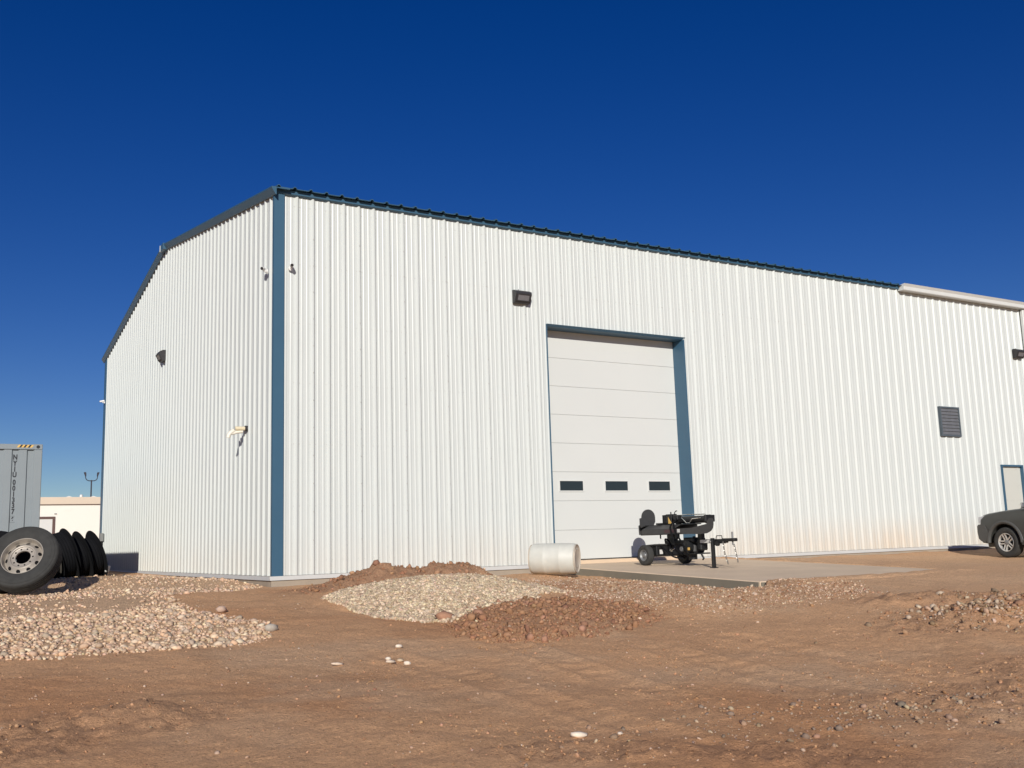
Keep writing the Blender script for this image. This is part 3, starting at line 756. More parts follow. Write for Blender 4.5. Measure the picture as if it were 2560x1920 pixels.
def tyre_thing(name, label, n, c, Ro, Wd, ri, m, group='scrap truck tyres'):
    t = bpy.data.objects.new(name, None); col.objects.link(t); t.empty_display_size = .2
    t.matrix_world = orient(n, c); tag(t, label, 'tyre', group)
    tyre_mesh(Ro, Wd, ri).build('tyre_body', m, t, True)
    sw = MB(); sw.lathe([(ri+.125,Wd/2+.0005),(ri+.13,Wd/2+.004),(ri+.136,Wd/2+.004),(ri+.141,Wd/2+.0005)], 56); sw.lathe([(Ro-.062,Wd/2*.945),(Ro-.058,Wd/2*.95+.005),(Ro-.05,Wd/2*.94+.005),(Ro-.046,Wd/2*.93)], 56)
    sw.build('sidewall_ring', m, t, True)
    return t
a30 = R_(30)
nh = Vector((-.43,-.90,0)).normalized()
n1 = nh*math.cos(a30)+Vector((0,0,math.sin(a30)))
tw = tyre_thing('truck_wheel', 'truck tyre on its steel rim leaning back at the front of the pile', n1, (-3.90,-.02,.42), .525, .28, .292, MT['rubber'], 'scrap truck tyres')
rim = MB()
rim.lathe([(.285,-.10),(.292,.07),(.306,.105),(.306,.118),(.296,.118),(.284,.085),(.278,.05),(.270,.028),(.262,.03),(.215,.078),(.190,.092),(.176,.088),(.170,.074),(.160,.070),(.112,.070),(.110,.064),(.112,.04),(.155,.055),(.18,.07),(.205,.062),(.26,.0),(.275,-.05)], 64)
rim.build('rim', MT['rim'], tw, True)
hol = MB()
for i in range(10):
    t = 2*math.pi*(i+.35)/10; r = .238; d = Vector((0, math.cos(t), math.sin(t)))
    c = Vector((.056, 0, 0))+d*r; nn = Vector((.76,0,0))+d*.65
    mm = orient(nn, c)
    ring = MB(); ring.lathe([(.0,.004),(.026,.004),(.031,.001),(.031,-.01)], 14, mm)
    ring.build('hand_hole', MT['rubber_black'], tw, True)
for i in range(10):
    t = 2*math.pi*(i+.1)/10; d = Vector((0, math.cos(t), math.sin(t)))
    hol.lathe([(0,.0715),(.013,.0715),(.014,.069)], 10, Matrix.Translation(d*.143))
hol.build('stud_hole', MT['rubber_black'], tw)
def domino(label, peak, R, W, lean, yaw, m):
    nh = Vector((-math.sin(R_(yaw)), -math.cos(R_(yaw)), 0)); l = R_(lean)
    n = nh*math.cos(l)-Vector((0,0,math.sin(l))); t = nh*math.sin(l)+Vector((0,0,math.cos(l)))
    c = Vector(peak)-t*R+n*(W/2)
    c.z = float(height(c.x, c.y)) + R*math.cos(l)+W/2*math.sin(l)-.03
    return tyre_thing('truck_tyre', label, n, c, R, W, .29, m)
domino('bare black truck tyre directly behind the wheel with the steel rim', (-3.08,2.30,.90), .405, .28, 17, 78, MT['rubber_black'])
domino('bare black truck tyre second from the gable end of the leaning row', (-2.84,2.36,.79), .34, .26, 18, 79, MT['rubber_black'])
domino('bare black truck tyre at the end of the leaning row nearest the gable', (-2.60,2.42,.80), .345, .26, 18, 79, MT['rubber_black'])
domino('dusty truck tyre half hidden between the rimmed wheel and the black row', (-3.40,2.20,.88), .41, .25, 17, 78, MT['rubber_dusty'])
tyre_thing('truck_tyre', 'dusty truck tyre behind the rimmed wheel next to the container', Vector((-.1,-.9,.3)), (-4.24,.66,.38), .50, .28, .29, MT['rubber_black'])
sb = thing('scrap_block', 'pale broken block lying at the foot of the last leaning tyre', 'rubble', (-2.33,2.25,.20), (0,R_(18),R_(20)))
MB().bbox((-.03,-.03,-.06),(.03,.03,.06),.012).build('chunk', MT['flash'], sb)

# ------------------------------------------------------------------ plastic drum
ax = Vector((.66,-.75,-.015)).normalized()
drum = bpy.data.objects.new('plastic_drum', None); col.objects.link(drum); drum.matrix_world = orient(ax, (4.55,-1.91,.135))
tag(drum, 'dirty white plastic barrel lying on its side next to the ramp', 'barrel')
L = .405; r = .275
pr = [(r*.90,-L),(r*.955,-L+.012),(r*.985,-L+.05),(r*1.0,-.16),(r*1.012,-.150),(r*1.012,-.142),(r*1.0,-.132),(r*1.0,.132),(r*1.012,.142),(r*1.012,.150),(r*1.0,.16),(r*.985,L-.05),(r*.955,L-.012),(r*.90,L)]
MB().lathe(pr, 48).build('drum_shell', MT['drum'], drum, True)
MB().lathe([(r*.90,L),(r*.93,L+.012),(r*.91,L+.022),(r*.86,L+.018),(r*.83,L+.006),(r*.62,L+.002),(r*.58,L+.012),(r*.50,L+.002),(0,L+.002)], 48).build('drum_head', MT['drum_dirt'], drum, True)
MB().lathe([(r*.90,-L),(r*.93,-L-.012),(r*.91,-L-.02),(r*.86,-L-.015),(r*.83,-L+.012),(0,-L+.02)], 48).build('drum_head', MT['drum_dirt'], drum, True)
for a in (70, 250):
    d = Vector((0, math.cos(R_(a)), math.sin(R_(a))))*r*.68
    MB().lathe([(0,L+.004),(.028,L+.004),(.034,L-.002),(.034,L-.022)], 14, Matrix.Translation(d)).build('bung', MT['drum'], drum, True)

# ------------------------------------------------------------------ log splitter
SZ = slab_z(-1.45)
ls = thing('log_splitter', 'black towable log splitter with small wheels on the concrete ramp', 'log splitter', (7.52,-1.45,SZ))
B, G = MT['black_steel'], MT['grey_steel']
for sx in (-1, 1):
    wl = bpy.data.objects.new('wheel', None); col.objects.link(wl); wl.parent = ls; wl.location = (sx*.50,.03,.2); wl.rotation_euler = (0,0,0 if sx > 0 else math.pi)
    MB().lathe([(.10,-.05),(.115,-.062),(.16,-.066),(.185,-.06),(.198,-.045),(.2,-.02),(.195,-.016),(.195,.016),(.2,.02),(.198,.045),(.185,.06),(.16,.066),(.115,.062),(.10,.05)], 40).build('tyre', MT['rubber'], wl, True)
    MB().lathe([(.10,-.05),(.10,.045),(.112,.058),(.108,.062),(.094,.05),(.085,.02),(.05,.028),(.04,.045),(.022,.055),(.0,.055)], 32).build('rim', MT['galv'], wl, True)
MB().tube([(-.46,.03,.2),(.46,.03,.2)], .022, 10).build('axle', B, ls, True)
tk = MB(); tk.bbox((-.34,-.12,.185),(.36,.15,.385),.012); tk.build('hydraulic_tank', B, ls)
MB().prism([(-.15,.386),(.18,.386),(.18,.396),(-.15,.412)], -.40, .38, 0).build('tank_lid', G, ls)
MB().tube([(.02,-.121,.28),(.02,-.135,.28)], .034, 16).build('filler_cap', MT['chrome'], ls, True)
MB().box((-.27,-.1235,.215),(-.19,-.1215,.30)).build('tank_label', MT['sticker'], ls)
MB().tube([(.02,-.13,.28),(.05,-.17,.30),(.10,-.17,.36),(.12,-.12,.42)], .011, 8).build('suction_pipe', MT['chrome'], ls, True)
# beam
bm_ = MB(); bm_.box((-.11,-.95,.765),(.11,.66,.785)); bm_.box((-.012,-.95,.605),(.012,.66,.765)); bm_.box((-.11,-.95,.585),(.11,.66,.605)); bm_.build('beam', B, ls)
MB().prism([(-.125,.60),(-.13,.785),(-.10,.80),(.10,.80),(.13,.785),(.125,.60)], .645, .69, 1).build('beam_end', G, ls)
# log cradle along the near side
MB().prism([(-.112,.778),(-.30,.70),(-.305,.60),(-.29,.592),(-.285,.692),(-.112,.765)], -.60, .36, 1).build('log_cradle', G, ls)
MB().prism([(.112,.778),(.30,.70),(.305,.60),(.29,.592),(.285,.692),(.112,.765)], -.60, .62, 1).build('log_cradle', G, ls)
tp = [(-.55,.60),(-1.35,.575),(-1.55,.587),(-1.66,.625),(-1.72,.68),(-1.74,.745),(-1.74,.835),(-1.71,.862),(-1.63,.862),(-1.58,.81),(-1.56,.76),(-1.15,.70),(-.55,.69)]
def side_plate(poly, xa, xb): return MB().prism(poly, xa, xb, 0)
side_plate(tp, -.305, -.29).build('cradle_end', G, ls)
MB().box((-.3075,-.70,.62),(-.3055,-.34,.685)).build('maroon_decal', MT['redsticker'], ls)
MB().box((-.3075,-.80,.62),(-.3055,-.72,.685)).build('grey_decal', MT['sticker'], ls)
# foot plate, wedge, ram
fp = [(-.20,.74),(-.225,.80),(-.225,.93),(-.175,.94)]
for i in range(13):
    t = math.pi*(1-i/12); fp.append((-.005+.17*math.cos(t), .95+.16*math.sin(t)))
fp += [(.165,.86),(.12,.786),(-.1,.786)]
MB().prism(fp, .50, .525, 1).build('foot_plate', G, ls)
MB().prism([(.525,.786),(.525,.90),(.64,.786)], -.02, .02, 0).build('foot_gusset', B, ls)
wd = MB(); wd.bbox((-.075,-.30,.80),(.075,-.12,.985),.008); wd.prism([(-.075,-.12),(.075,-.12),(0,.07)], .80, .975, 2); wd.build('wedge', B, ls)
MB().prism([(-.31,.80),(-.20,.80),(-.20,.93)], -.078, -.0755, 0).build('wedge_label', MT['yellow'], ls)
MB().bbox((-.14,-.02,.786),(.14,.12,.82),.01).build('wedge_guide', B, ls)
MB().tube([(0,-.2,.98),(0,-.2,1.03)], .012, 8).build('wedge_bolt', B, ls, True)
MB().tube([(0,-.30,.86),(0,-.42,.86)], .03, 14).build('ram_rod', MT['chrome'], ls, True)
MB().tube([(0,-.38,.86),(0,-.385,.86),(0,-.45,.86),(0,-.455,.86),(0,-1.22,.855),(0,-1.225,.855),(0,-1.33,.855)], .07, 20, radii=[.06,.085,.085,.07,.07,.082,.082]).build('ram_cylinder', B, ls, True)
MB().tube([(-.03,-.45,.945),(-.03,-.55,.955),(-.03,-1.22,.95),(-.03,-1.28,.92)], .011, 8).build('pressure_pipe', MT['chrome'], ls, True)
MB().tube([(-.085,-.62,.90),(-.095,-.76,.80),(-.095,-.86,.795),(-.095,-.93,.87),(-.09,-1.18,.88)], .010, 8).build('return_pipe', MT['chrome'], ls, True)
MB().bbox((-.13,-1.36,.80),(.10,-1.29,.93),.01).build('cylinder_clevis', B, ls)
MB().bbox((-.13,-.55,.86),(-.01,-.40,.96),.012).build('control_valve', B, ls)
MB().tube([(-.07,-.44,.955),(-.08,-.40,1.0),(-.08,-.44,1.035),(-.08,-.48,1.04)], .010, 8).build('control_lever', B, ls, True)
# mast under the beam
MB().bbox((-.07,-.30,.385),(.07,-.12,.585),.008).build('pivot_post', B, ls)
MB().bbox((-.10,-.46,.50),(-.02,-.40,.585),.005).build('beam_bracket', B, ls)
MB().bbox((-.03,-1.10,.475),(.05,-.98,.585),.005).build('beam_latch', B, ls)
MB().tube([(-.08,.06,.585),(-.08,.06,.51)], .014, 8).build('lock_pin', B, ls, True)
# engine
en = bpy.data.objects.new('engine', None); col.objects.link(en); en.parent = ls; en.location = (.06,-.78,.0)
MB().bbox((-.20,-.22,.20),(.20,.20,.225),.004).build('engine_plate', B, en)
MB().bbox((-.13,-.14,.226),(.15,.13,.40),.03).build('crankcase', G, en)
MB().tube([(-.20,0,.34),(-.19,0,.34),(-.13,0,.34)], .12, 24, radii=[.09,.12,.125]).build('fan_shroud', B, en, True)
MB().bbox((-.16,-.16,.42),(.16,.15,.52),.035).build('fuel_tank', B, en)
MB().tube([(0,0,.52),(0,0,.54)], .03, 12).build('fuel_cap', B, en, True)
MB().bbox((-.10,-.30,.27),(.08,-.17,.42),.02).build('air_filter', B, en)
MB().tube([(-.05,.16,.30),(-.19,.18,.30)], .05, 14).build('muffler', MT['galv'], en, True)
MB().bbox((-.205,-.09,.28),(-.2,-.03,.33),.001).build('recoil_badge', MT['yellow'], en)
MB().tube([(-.05,-.24,.20),(-.05,-.30,.12),(.0,-.22,.10)], .018, 8).build('drain_hose', MT['rubber'], en, True)
MB().tube([(-.05,-.0,.20),(-.05,.0,.10)], .08, 16).build('hydraulic_pump', B, en, True)
for i, pth in enumerate(([(-.16,.02,.30),(-.24,-.08,.40),(-.24,-.25,.30),(-.20,-.45,.16),(-.10,-.62,.12)], [(-.12,-.52,.88),(-.26,-.58,.80),(-.34,-.72,.62),(-.32,-.86,.42),(-.14,-.80,.16)], [(-.10,-.46,.86),(-.28,-.50,.74),(-.33,-.62,.50),(-.24,-.60,.30),(-.06,-.66,.14)], [(-.10,-.12,.40),(-.16,-.18,.50),(-.14,-.26,.46),(-.20,-.40,.34)])):
    # smooth the hose
    P = [Vector(p) for p in pth]; out = []
    for k in range(len(P)-1):
        p0 = P[max(k-1,0)]; p1 = P[k]; p2 = P[k+1]; p3 = P[min(k+2,len(P)-1)]
        for s in range(6):
            t = s/6; out.append(.5*((2*p1)+(p2-p0)*t+(2*p0-5*p1+4*p2-p3)*t*t+(3*p1-p0-3*p2+p3)*t**3))
    out.append(P[-1]); MB().tube(out, .017, 8).build('hydraulic_hose', MT['rubber_black'], ls, True)
# tongue, jack, coupler, chains
MB().bbox((-.04,-1.75,.40),(.04,-.05,.475),.005).build('tongue', B, ls)
MB().box((-.0425,-1.40,.408),(-.0405,-1.06,.467)).build('tongue_label', MT['sticker'], ls)
jz = slab_z(-2.9)-SZ
jk = MB(); jk.bbox((-.105,-1.475,jz+.0),(-.045,-1.415,.495),.004); jk.box((-.13,-1.50,jz),(-.02,-1.39,jz+.012)); jk.build('jack_stand', B, ls)
MB().tube([(-.11,-1.445,.43),(-.13,-1.445,.43)], .016, 8).build('jack_pin', MT['chrome'], ls, True)
MB().tube([(-.04,-1.50,.475),(-.04,-1.52,.535),(-.04,-1.66,.535),(-.04,-1.67,.475)], .008, 8).build('lift_handle', B, ls, True)
MB().tube([(-.08,-1.55,.39),(-.03,-1.55,.39)], .045, 14).build('chain_hook', B, ls, True)
cpl = MB(); cpl.bbox((-.05,-1.99,.425),(.05,-1.66,.485),.02); cpl.bbox((-.035,-1.70,.39),(.035,-1.52,.43),.01); cpl.build('coupler', B, ls)
MB().tube([(0,-1.90,.36),(0,-1.90,.60)], .016, 10, radii=[.014,.018]).build('hitch_pin', MT['galv'], ls, True)
def chain(pts, name='safety_chain'):
    mb = MB(); P = [Vector(p) for p in pts]; tot = sum((b-a).length for a, b in zip(P[:-1], P[1:])); n = int(tot/.042)
    def at(s):
        for a, b in zip(P[:-1], P[1:]):
            l = (b-a).length
            if s <= l: return a+(b-a)*(s/l), (b-a).normalized()
            s -= l
        return P[-1], (P[-1]-P[-2]).normalized()
    for i in range(n):
        c, d = at((i+.5)*tot/n); e = Vector((1,0,0)) if i % 2 else Vector((0,1,0)); e = (e-d*e.dot(d)).normalized(); pth = []
        for k in range(9):
            t = 2*math.pi*k/8; pth.append(c+d*.030*math.cos(t)+e*.014*math.sin(t))
        mb.tube(pth, .0055, 5, False)
    return mb.build(name, MT['chain'], ls, True)
chain([(-.055,-1.70,.42),(-.06,-1.74,.20),(-.05,-1.80,.02)]); chain([(.03,-1.90,.37),(.04,-1.93,.20),(.05,-1.95,.05)])

# ------------------------------------------------------------------ parked car, nose to the wall
suv = thing('parked_car', 'dark grey four-wheel drive parked nose first by the entry door', 'car', (17.91,-3.93,-.283), (0,0,R_(82)))
def arch(cx, r, n=14):
    return [(cx+r*math.cos(math.pi*k/n), .36+r*.98*math.sin(math.pi*k/n)) for k in range(n+1)]   # front to back
prof = [(2.17,.36),(2.235,.44),(2.25,.60),(2.255,.74),(2.235,.80),(2.20,.815),(2.185,.93),(2.155,1.01),(2.09,1.055),(1.9,1.09),(1.5,1.135),(1.05,1.165),(.86,1.175),(-2.10,1.16),(-2.20,1.10),(-2.26,.85),(-2.30,.60),(-2.28,.42),(-2.2,.36)]
under = [(-1.90,.34)] + [(p[0], p[1]) for p in arch(-1.43,.455)][::-1] + [(-.95,.30),(.95,.30)] + [(p[0], p[1]) for p in arch(1.43,.455)][::-1] + [(1.92,.34)]
outline = prof+under
def slices(poly, ws, ins):
    mb = MB(); n = len(poly); cx, cz = 0, .72; vs = []
    for y, k in zip(ws, ins):
        for (x, z) in poly:
            zz = z
            if z > 1.0: zz = z-k*1.1
            xx = x-math.copysign(k*(1.6 if abs(x) > 2.0 else 0), x)
            vs.append((xx, y, zz))
    fs = []
    for j in range(len(ws)-1):
        for i in range(n): fs.append((j*n+i, j*n+(i+1) % n, (j+1)*n+(i+1) % n, (j+1)*n+i))
    fs += [tuple(range(n)), tuple(range((len(ws)-1)*n, len(ws)*n))[::-1]]
    mb.add(vs, fs); return mb
slices(outline, [-.92,-.90,-.84,-.70,-.35,.35,.70,.84,.90,.92], [.075,.05,.022,.008,0,0,.008,.022,.05,.075]).build('body', MT['car'], suv, True)
cab = MB()
cp_ = [(.88,1.16),(.22,1.64),(.08,1.70),(-.4,1.735),(-1.6,1.72),(-2.02,1.66),(-2.16,1.15)]
ws = [(-.0,1)]
def cab_pt(x, z, s): return (x, s*(.86-(z-1.15)*.30), z)
n = len(cp_); vs = [cab_pt(x, z, -1) for x, z in cp_]+[cab_pt(x, z, 1) for x, z in cp_]
cab.add(vs, [(i, (i+1) % n, n+(i+1) % n, n+i) for i in range(n)]+[tuple(range(n))[::-1], tuple(range(n, 2*n))]); cab.build('cabin', MT['car'], suv)
def side_quad(pts, name, s):
    o = .004; vs = [(x, s*(.86-(z-1.15)*.30+o), z) for x, z in pts]; MB().add(vs, [tuple(range(len(vs)))]).build(name, MT['glass'], suv)
for s in (-1, 1):
    side_quad([(.66,1.20),(.20,1.60),(-.30,1.66),(-.34,1.20)], 'side_window', s); side_quad([(-.42,1.20),(-.38,1.66),(-1.10,1.66),(-1.16,1.20)], 'side_window', s); side_quad([(-1.25,1.20),(-1.19,1.66),(-1.85,1.62),(-2.0,1.20)], 'side_window', s)
    m = MB(); m.bbox((.50,s*.92-.11,1.17),(.62,s*.92+.11,1.31),.03); m.build('mirror', MT['car_plastic'], suv)
    for x in (-.15,-1.0): MB().bbox((x-.09,s*.905-.03,1.02),(x+.09,s*.905+.03,1.05),.008).build('door_handle', MT['car_black'], suv)
    for x in (.72,-.38,-1.2):
        MB().box((x-.004,s*.912-.012,.42),(x+.004,s*.912+.0105,1.10)).build('door_gap', MT['car_black'], suv)
    # flares over the arches
    for cx in (1.43,-1.43):
        mb = MB(); pth = [(cx+.485*math.cos(t), s*.905, .36+.49*math.sin(t)) for t in [math.pi*k/18 for k in range(19)]]
        mb.tube(pth, .045, 8); mb.build('wheel_flare', MT['car_plastic'], suv, True)
    MB().box((.95,s*.60-.02,.32),(1.91,s*.60+.02,.84)).build('wheel_liner', MT['car_black'], suv); MB().box((-1.91,s*.60-.02,.32),(-.95,s*.60+.02,.84)).build('wheel_liner', MT['car_black'], suv)
    hl = MB(); hl.prism([(2.175,.835),(2.16,.985),(1.98,1.015),(2.02,.86)], min(s*.60,s*.905), max(s*.60,s*.905), 1); hl.build('headlight', MT['headlamp'], suv)
    MB().tube([(-.9,s*.90,.40),(.9,s*.90,.40)], .045, 10).build('running_board', MT['car_plastic'], suv, True)
    MB().bbox((-2.27,s*.86-.05,.85),(-2.2,s*.86+.05,1.12),.02).build('tail_light', MT['redsticker'], suv)
fw_ = MB(); fw_.add([(.80,-.78,1.235),(.80,.78,1.235),(.27,.70,1.615),(.27,-.70,1.615)], [(0,1,2,3)])
fw_.v = [(x+.012, y, z+.012) for x, y, z in fw_.v]; fw_.build('windshield', MT['glass'], suv)
bpr = [(2.20,.40),(2.27,.46),(2.295,.62),(2.29,.765),(2.25,.805),(2.10,.81),(1.97,.80),(1.90,.62),(1.90,.45),(2.0,.37)]
mb = MB(); N = len(bpr); vs = []; wsl = [-.935,-.90,-.80,-.5,.5,.80,.90,.935]; back = [.10,.06,.02,0,0,.02,.06,.10]
for y, bk in zip(wsl, back): vs += [(x-bk if x > 2.1 else x, y, z) for x, z in bpr]
fs = [(j*N+i, j*N+(i+1) % N, (j+1)*N+(i+1) % N, (j+1)*N+i) for j in range(len(wsl)-1) for i in range(N)]+[tuple(range(N)), tuple(range((len(wsl)-1)*N, len(wsl)*N))[::-1]]
mb.add(vs, fs); mb.build('front_bumper', MT['car_plastic'], suv, True)
MB().bbox((2.12,-.56,.84),(2.20,.56,1.0),.02).build('grille', MT['chrome'], suv)
MB().bbox((-2.38,-.9,.42),(-2.2,.9,.70),.04).build('rear_bumper', MT['car_plastic'], suv)
MB().bbox((1.85,-.7,.26),(2.14,.7,.37),.02).build('skid_plate', MT['car_plastic'], suv)
def suv_wheel(x, s):
    w_ = bpy.data.objects.new('wheel', None); col.objects.link(w_); w_.parent = suv; w_.location = (x, s*.79, .362); w_.rotation_euler = (0,0,R_(90*s))
    MB().lathe([(.215,-.09),(.235,-.11),(.30,-.122),(.335,-.115),(.356,-.095),(.362,-.06),(.352,-.05),(.352,-.035),(.362,-.025),(.362,.025),(.352,.035),(.352,.05),(.362,.06),(.356,.095),(.335,.115),(.30,.122),(.235,.11),(.215,.09)], 48).build('tyre', MT['rubber'], w_, True)
    MB().lathe([(.21,-.09),(.205,.05),(.208,.09),(.220,.106),(.214,.110),(.200,.098),(.192,.04)], 40).build('rim', MT['alloy'], w_, True)
    MB().lathe([(.205,.0),(.0,.0)], 32).build('brake_disc', MT['car_black'], w_)
    sp = MB()
    for i in range(5):
        a = 2*math.pi*i/5+math.pi/2; m = Matrix.Rotation(a, 4, 'X')
        for d in (-.030,.030):
            vs = [(.080,d-.014,.05),(.080,d+.014,.05),(.098,d*1.15+.013,.195),(.098,d*1.15-.013,.195)]
            vs2 = [(x_-.035, y_, z_) for x_, y_, z_ in vs]
            sp.add([m @ Vector(p) for p in vs+vs2], [(0,1,2,3),(7,6,5,4),(0,4,5,1),(1,5,6,2),(2,6,7,3),(3,7,4,0)])
    sp.build('spokes', MT['alloy'], w_)
    MB().lathe([(0,.095),(.045,.095),(.058,.088),(.062,.05)], 20).build('hub_cap', MT['galv'], w_, True)
for x in (1.43,-1.43):
    for s in (-1, 1): suv_wheel(x, s)

# ------------------------------------------------------------------ low building and lamp beyond
lb = thing('low_building', 'low cream building with a beige fascia behind the container', 'building', (0,42,0))
MB().box((-26,0,-.4),(16,16,3.22)).build('wall', MT['cream'], lb)
MB().box((-26.06,-.06,3.225),(16.06,16.06,3.61)).build('fascia', MT['fascia'], lb)
MB().box((-26.07,-.075,3.195),(16.07,.0,3.222)).build('drip_edge', MT['brown'], lb)
d_ = MB(); d_.box((-1.7,-.06,-.4),(-1.58,.02,2.57)); d_.box((1.28,-.06,-.4),(1.40,.02,2.57)); d_.box((-1.58,-.06,2.45),(1.28,.02,2.57)); d_.build('door_frame', MT['brown'], lb)
MB().box((-1.58,-.02,-.4),(1.28,-.002,2.45)).build('door_leaf', MT['white_trim'], lb)
for x, z in ((2.58,1.42),(2.76,1.36)): MB().bbox((x-.035,-.08,z-.06),(x+.035,-.001,z+.06),.01).build('wall_outlet', MT['pole'], lb)
MB().box((1.36,-.05,2.70),(1.48,-.001,2.73)).build('wall_bracket', MT['pole'], lb)
MB().box((1.78,-.012,2.86),(2.2,-.001,3.02)).build('wall_plate', MT['cream'], lb)
v_ = MB(); v_.lathe([(.09,0),(.09,.1),(.07,.15),(0,.17)], 14, Matrix.Translation((2.73,.4,3.61)) @ Matrix.Rotation(R_(-90),4,'Y')); v_.build('roof_vent', MT['white_trim'], lb, True)
for x in (2.1,3.35): MB().prism([(x-.22,3.61),(x,3.69),(x+.22,3.61)], .3, 2.0, 1).build('roof_hump', MT['white_trim'], lb)
lp = thing('street_lamp', 'dark twin lamp post with two upturned arms beyond the low building', 'street lamp', (5.80,60,0))
MB().tube([(0,0,-.3),(0,0,5.78)], .05, 10, radii=[.06,.045]).build('pole', MT['pole'], lp, True)
for s in (-1, 1):
    MB().tube([(0,0,5.72),(s*.2,0,5.73),(s*.33,0,5.80),(s*.39,0,5.92),(s*.41,0,6.1)], .03, 8).build('arm', MT['pole'], lp, True)
    hd_ = MB(); hd_.prism([(s*.36,6.05),(s*.42,6.05),(s*.50,6.27),(s*.52,6.33),(s*.40,6.34),(s*.37,6.28)], -.1, .1, 1); hd_.build('lamp_head', MT['pole'], lp)

# ------------------------------------------------------------------ stones, gravel and clods
phi = (1+5**.5)/2
ICO_V = np.array([(-1,phi,0),(1,phi,0),(-1,-phi,0),(1,-phi,0),(0,-1,phi),(0,1,phi),(0,-1,-phi),(0,1,-phi),(phi,0,-1),(phi,0,1),(-phi,0,-1),(-phi,0,1)])/math.sqrt(1+phi*phi)
ICO_F = np.array([(0,11,5),(0,5,1),(0,1,7),(0,7,10),(0,10,11),(1,5,9),(5,11,4),(11,10,2),(10,7,6),(7,1,8),(3,9,4),(3,4,2),(3,2,6),(3,6,8),(3,8,9),(4,9,5),(2,4,11),(6,2,10),(8,6,7),(9,8,1)])
def stone_shape(k, jag):
    r = np.random.default_rng(900+k)
    v = ICO_V*(1+r.uniform(-jag, jag, (12,1))); v = v*np.array([1, r.uniform(.65,.95), r.uniform(.45,.75)])
    return v
def rot_mats(n, tilt):
    a = rng.uniform(0, 2*np.pi, n); b = rng.normal(0, tilt, n); c = rng.normal(0, tilt, n)
    ca, sa, cb_, sb_, cc, sc_ = np.cos(a), np.sin(a), np.cos(b), np.sin(b), np.cos(c), np.sin(c); z = np.zeros(n); o = np.ones(n)
    A = np.stack([np.stack([ca,-sa,z],1),np.stack([sa,ca,z],1),np.stack([z,z,o],1)],1)
    Bm = np.stack([np.stack([cb_,z,sb_],1),np.stack([z,o,z],1),np.stack([-sb_,z,cb_],1)],1)
    Cm = np.stack([np.stack([o,z,z],1),np.stack([z,cc,-sc_],1),np.stack([z,sc_,cc],1)],1)
    return A @ Bm @ Cm
def scatter(name, xy, size, colors, jag, m, sink=.35, tilt=.35, smooth=False, zoff=None, label=None, cat=None, parent=None):
    n = len(xy); shapes = np.stack([stone_shape(k, jag) for k in range(14)]); pick = rng.integers(0, 14, n)
    v = shapes[pick]*size[:, None, None]; v = np.einsum('nij,nkj->nki', rot_mats(n, tilt), v)
    z = height(xy[:, 0], xy[:, 1]) + size*(.62-sink) if zoff is None else zoff
    v = v + np.concatenate([xy, z[:, None]], 1)[:, None, :]
    f = ICO_F[None]+(np.arange(n)*12)[:, None, None]
    me = mesh_np(name, v.reshape(-1, 3), f.reshape(-1, 3), [m], np.repeat(colors, 12, 0), 'tint', smooth)
    o = bpy.data.objects.new(name, me); col.objects.link(o); o['kind'] = 'stuff'
    if label: o['label'] = label
    if cat: o['category'] = cat
    if parent is not None: o.parent = parent
    return o
def pts_in(poly, n, margin=0):
    p = np.array(poly); lo = p.min(0)-margin; hi = p.max(0)+margin; q = rng.uniform(lo, hi, (int(n), 2))
    return q
def pick_cols(pal, n, jit=.07):
    pal = np.array(pal); c = pal[rng.integers(0, len(pal), n)]
    return np.clip(c*(1+rng.normal(0, jit, (n, 1)))*(1+rng.normal(0, .03, (n, 3))), .02, .9)
stone_mat = attr_mat('stone', 'tint', .85, [(60, .5, .004)], .2, 25.0, .25)
clod_mat = attr_mat('clod', 'tint', .97, [(45, .6, .008)], .25, 18.0, .1)
COB = [(.62,.44,.29),(.65,.48,.33),(.56,.395,.265),(.52,.37,.255),(.68,.53,.38),(.44,.34,.25),(.60,.41,.27),(.50,.35,.25)]
HEA = [(.60,.47,.325),(.53,.41,.28),(.66,.53,.38),(.47,.36,.245),(.42,.31,.205)]
RED = [(.35,.19,.108),(.31,.165,.095),(.38,.215,.128),(.27,.145,.085)]
MIX = RED+[(.46,.33,.23),(.52,.40,.30),(.40,.28,.19)]
# cobble spread on the left, dense and clean along its near edge, dustier up the slope
q = pts_in(COBBLE, 62000); d = poly_dist(q[:, 0], q[:, 1], COBBLE); dn = poly_dist(q[:, 0], q[:, 1], [(-9,-3.4),(-2.4,-3.4),(-1.0,-5.2),(-1.7,-6.6),(-9,-7.2)])
nn = fbm(q[:, 0]*.9, q[:, 1]*.9, 201, 3)
keep = (d > -.06*rng.uniform(0, 1, len(q))) & (q[:, 0] > -6.2) & (rng.uniform(0, 1, len(q)) < np.clip(np.where(dn > 0, 1.0, .20+.45*nn)+sstep(-d, -.35, -.05)*.0+np.clip(.5-d, 0, .5)*.9, .05, 1))
q = q[keep]; d = d[keep]; dn = dn[keep]
size = np.clip(rng.lognormal(math.log(.0190), .45, len(q)), .008, .058); size[dn < 0] *= .85
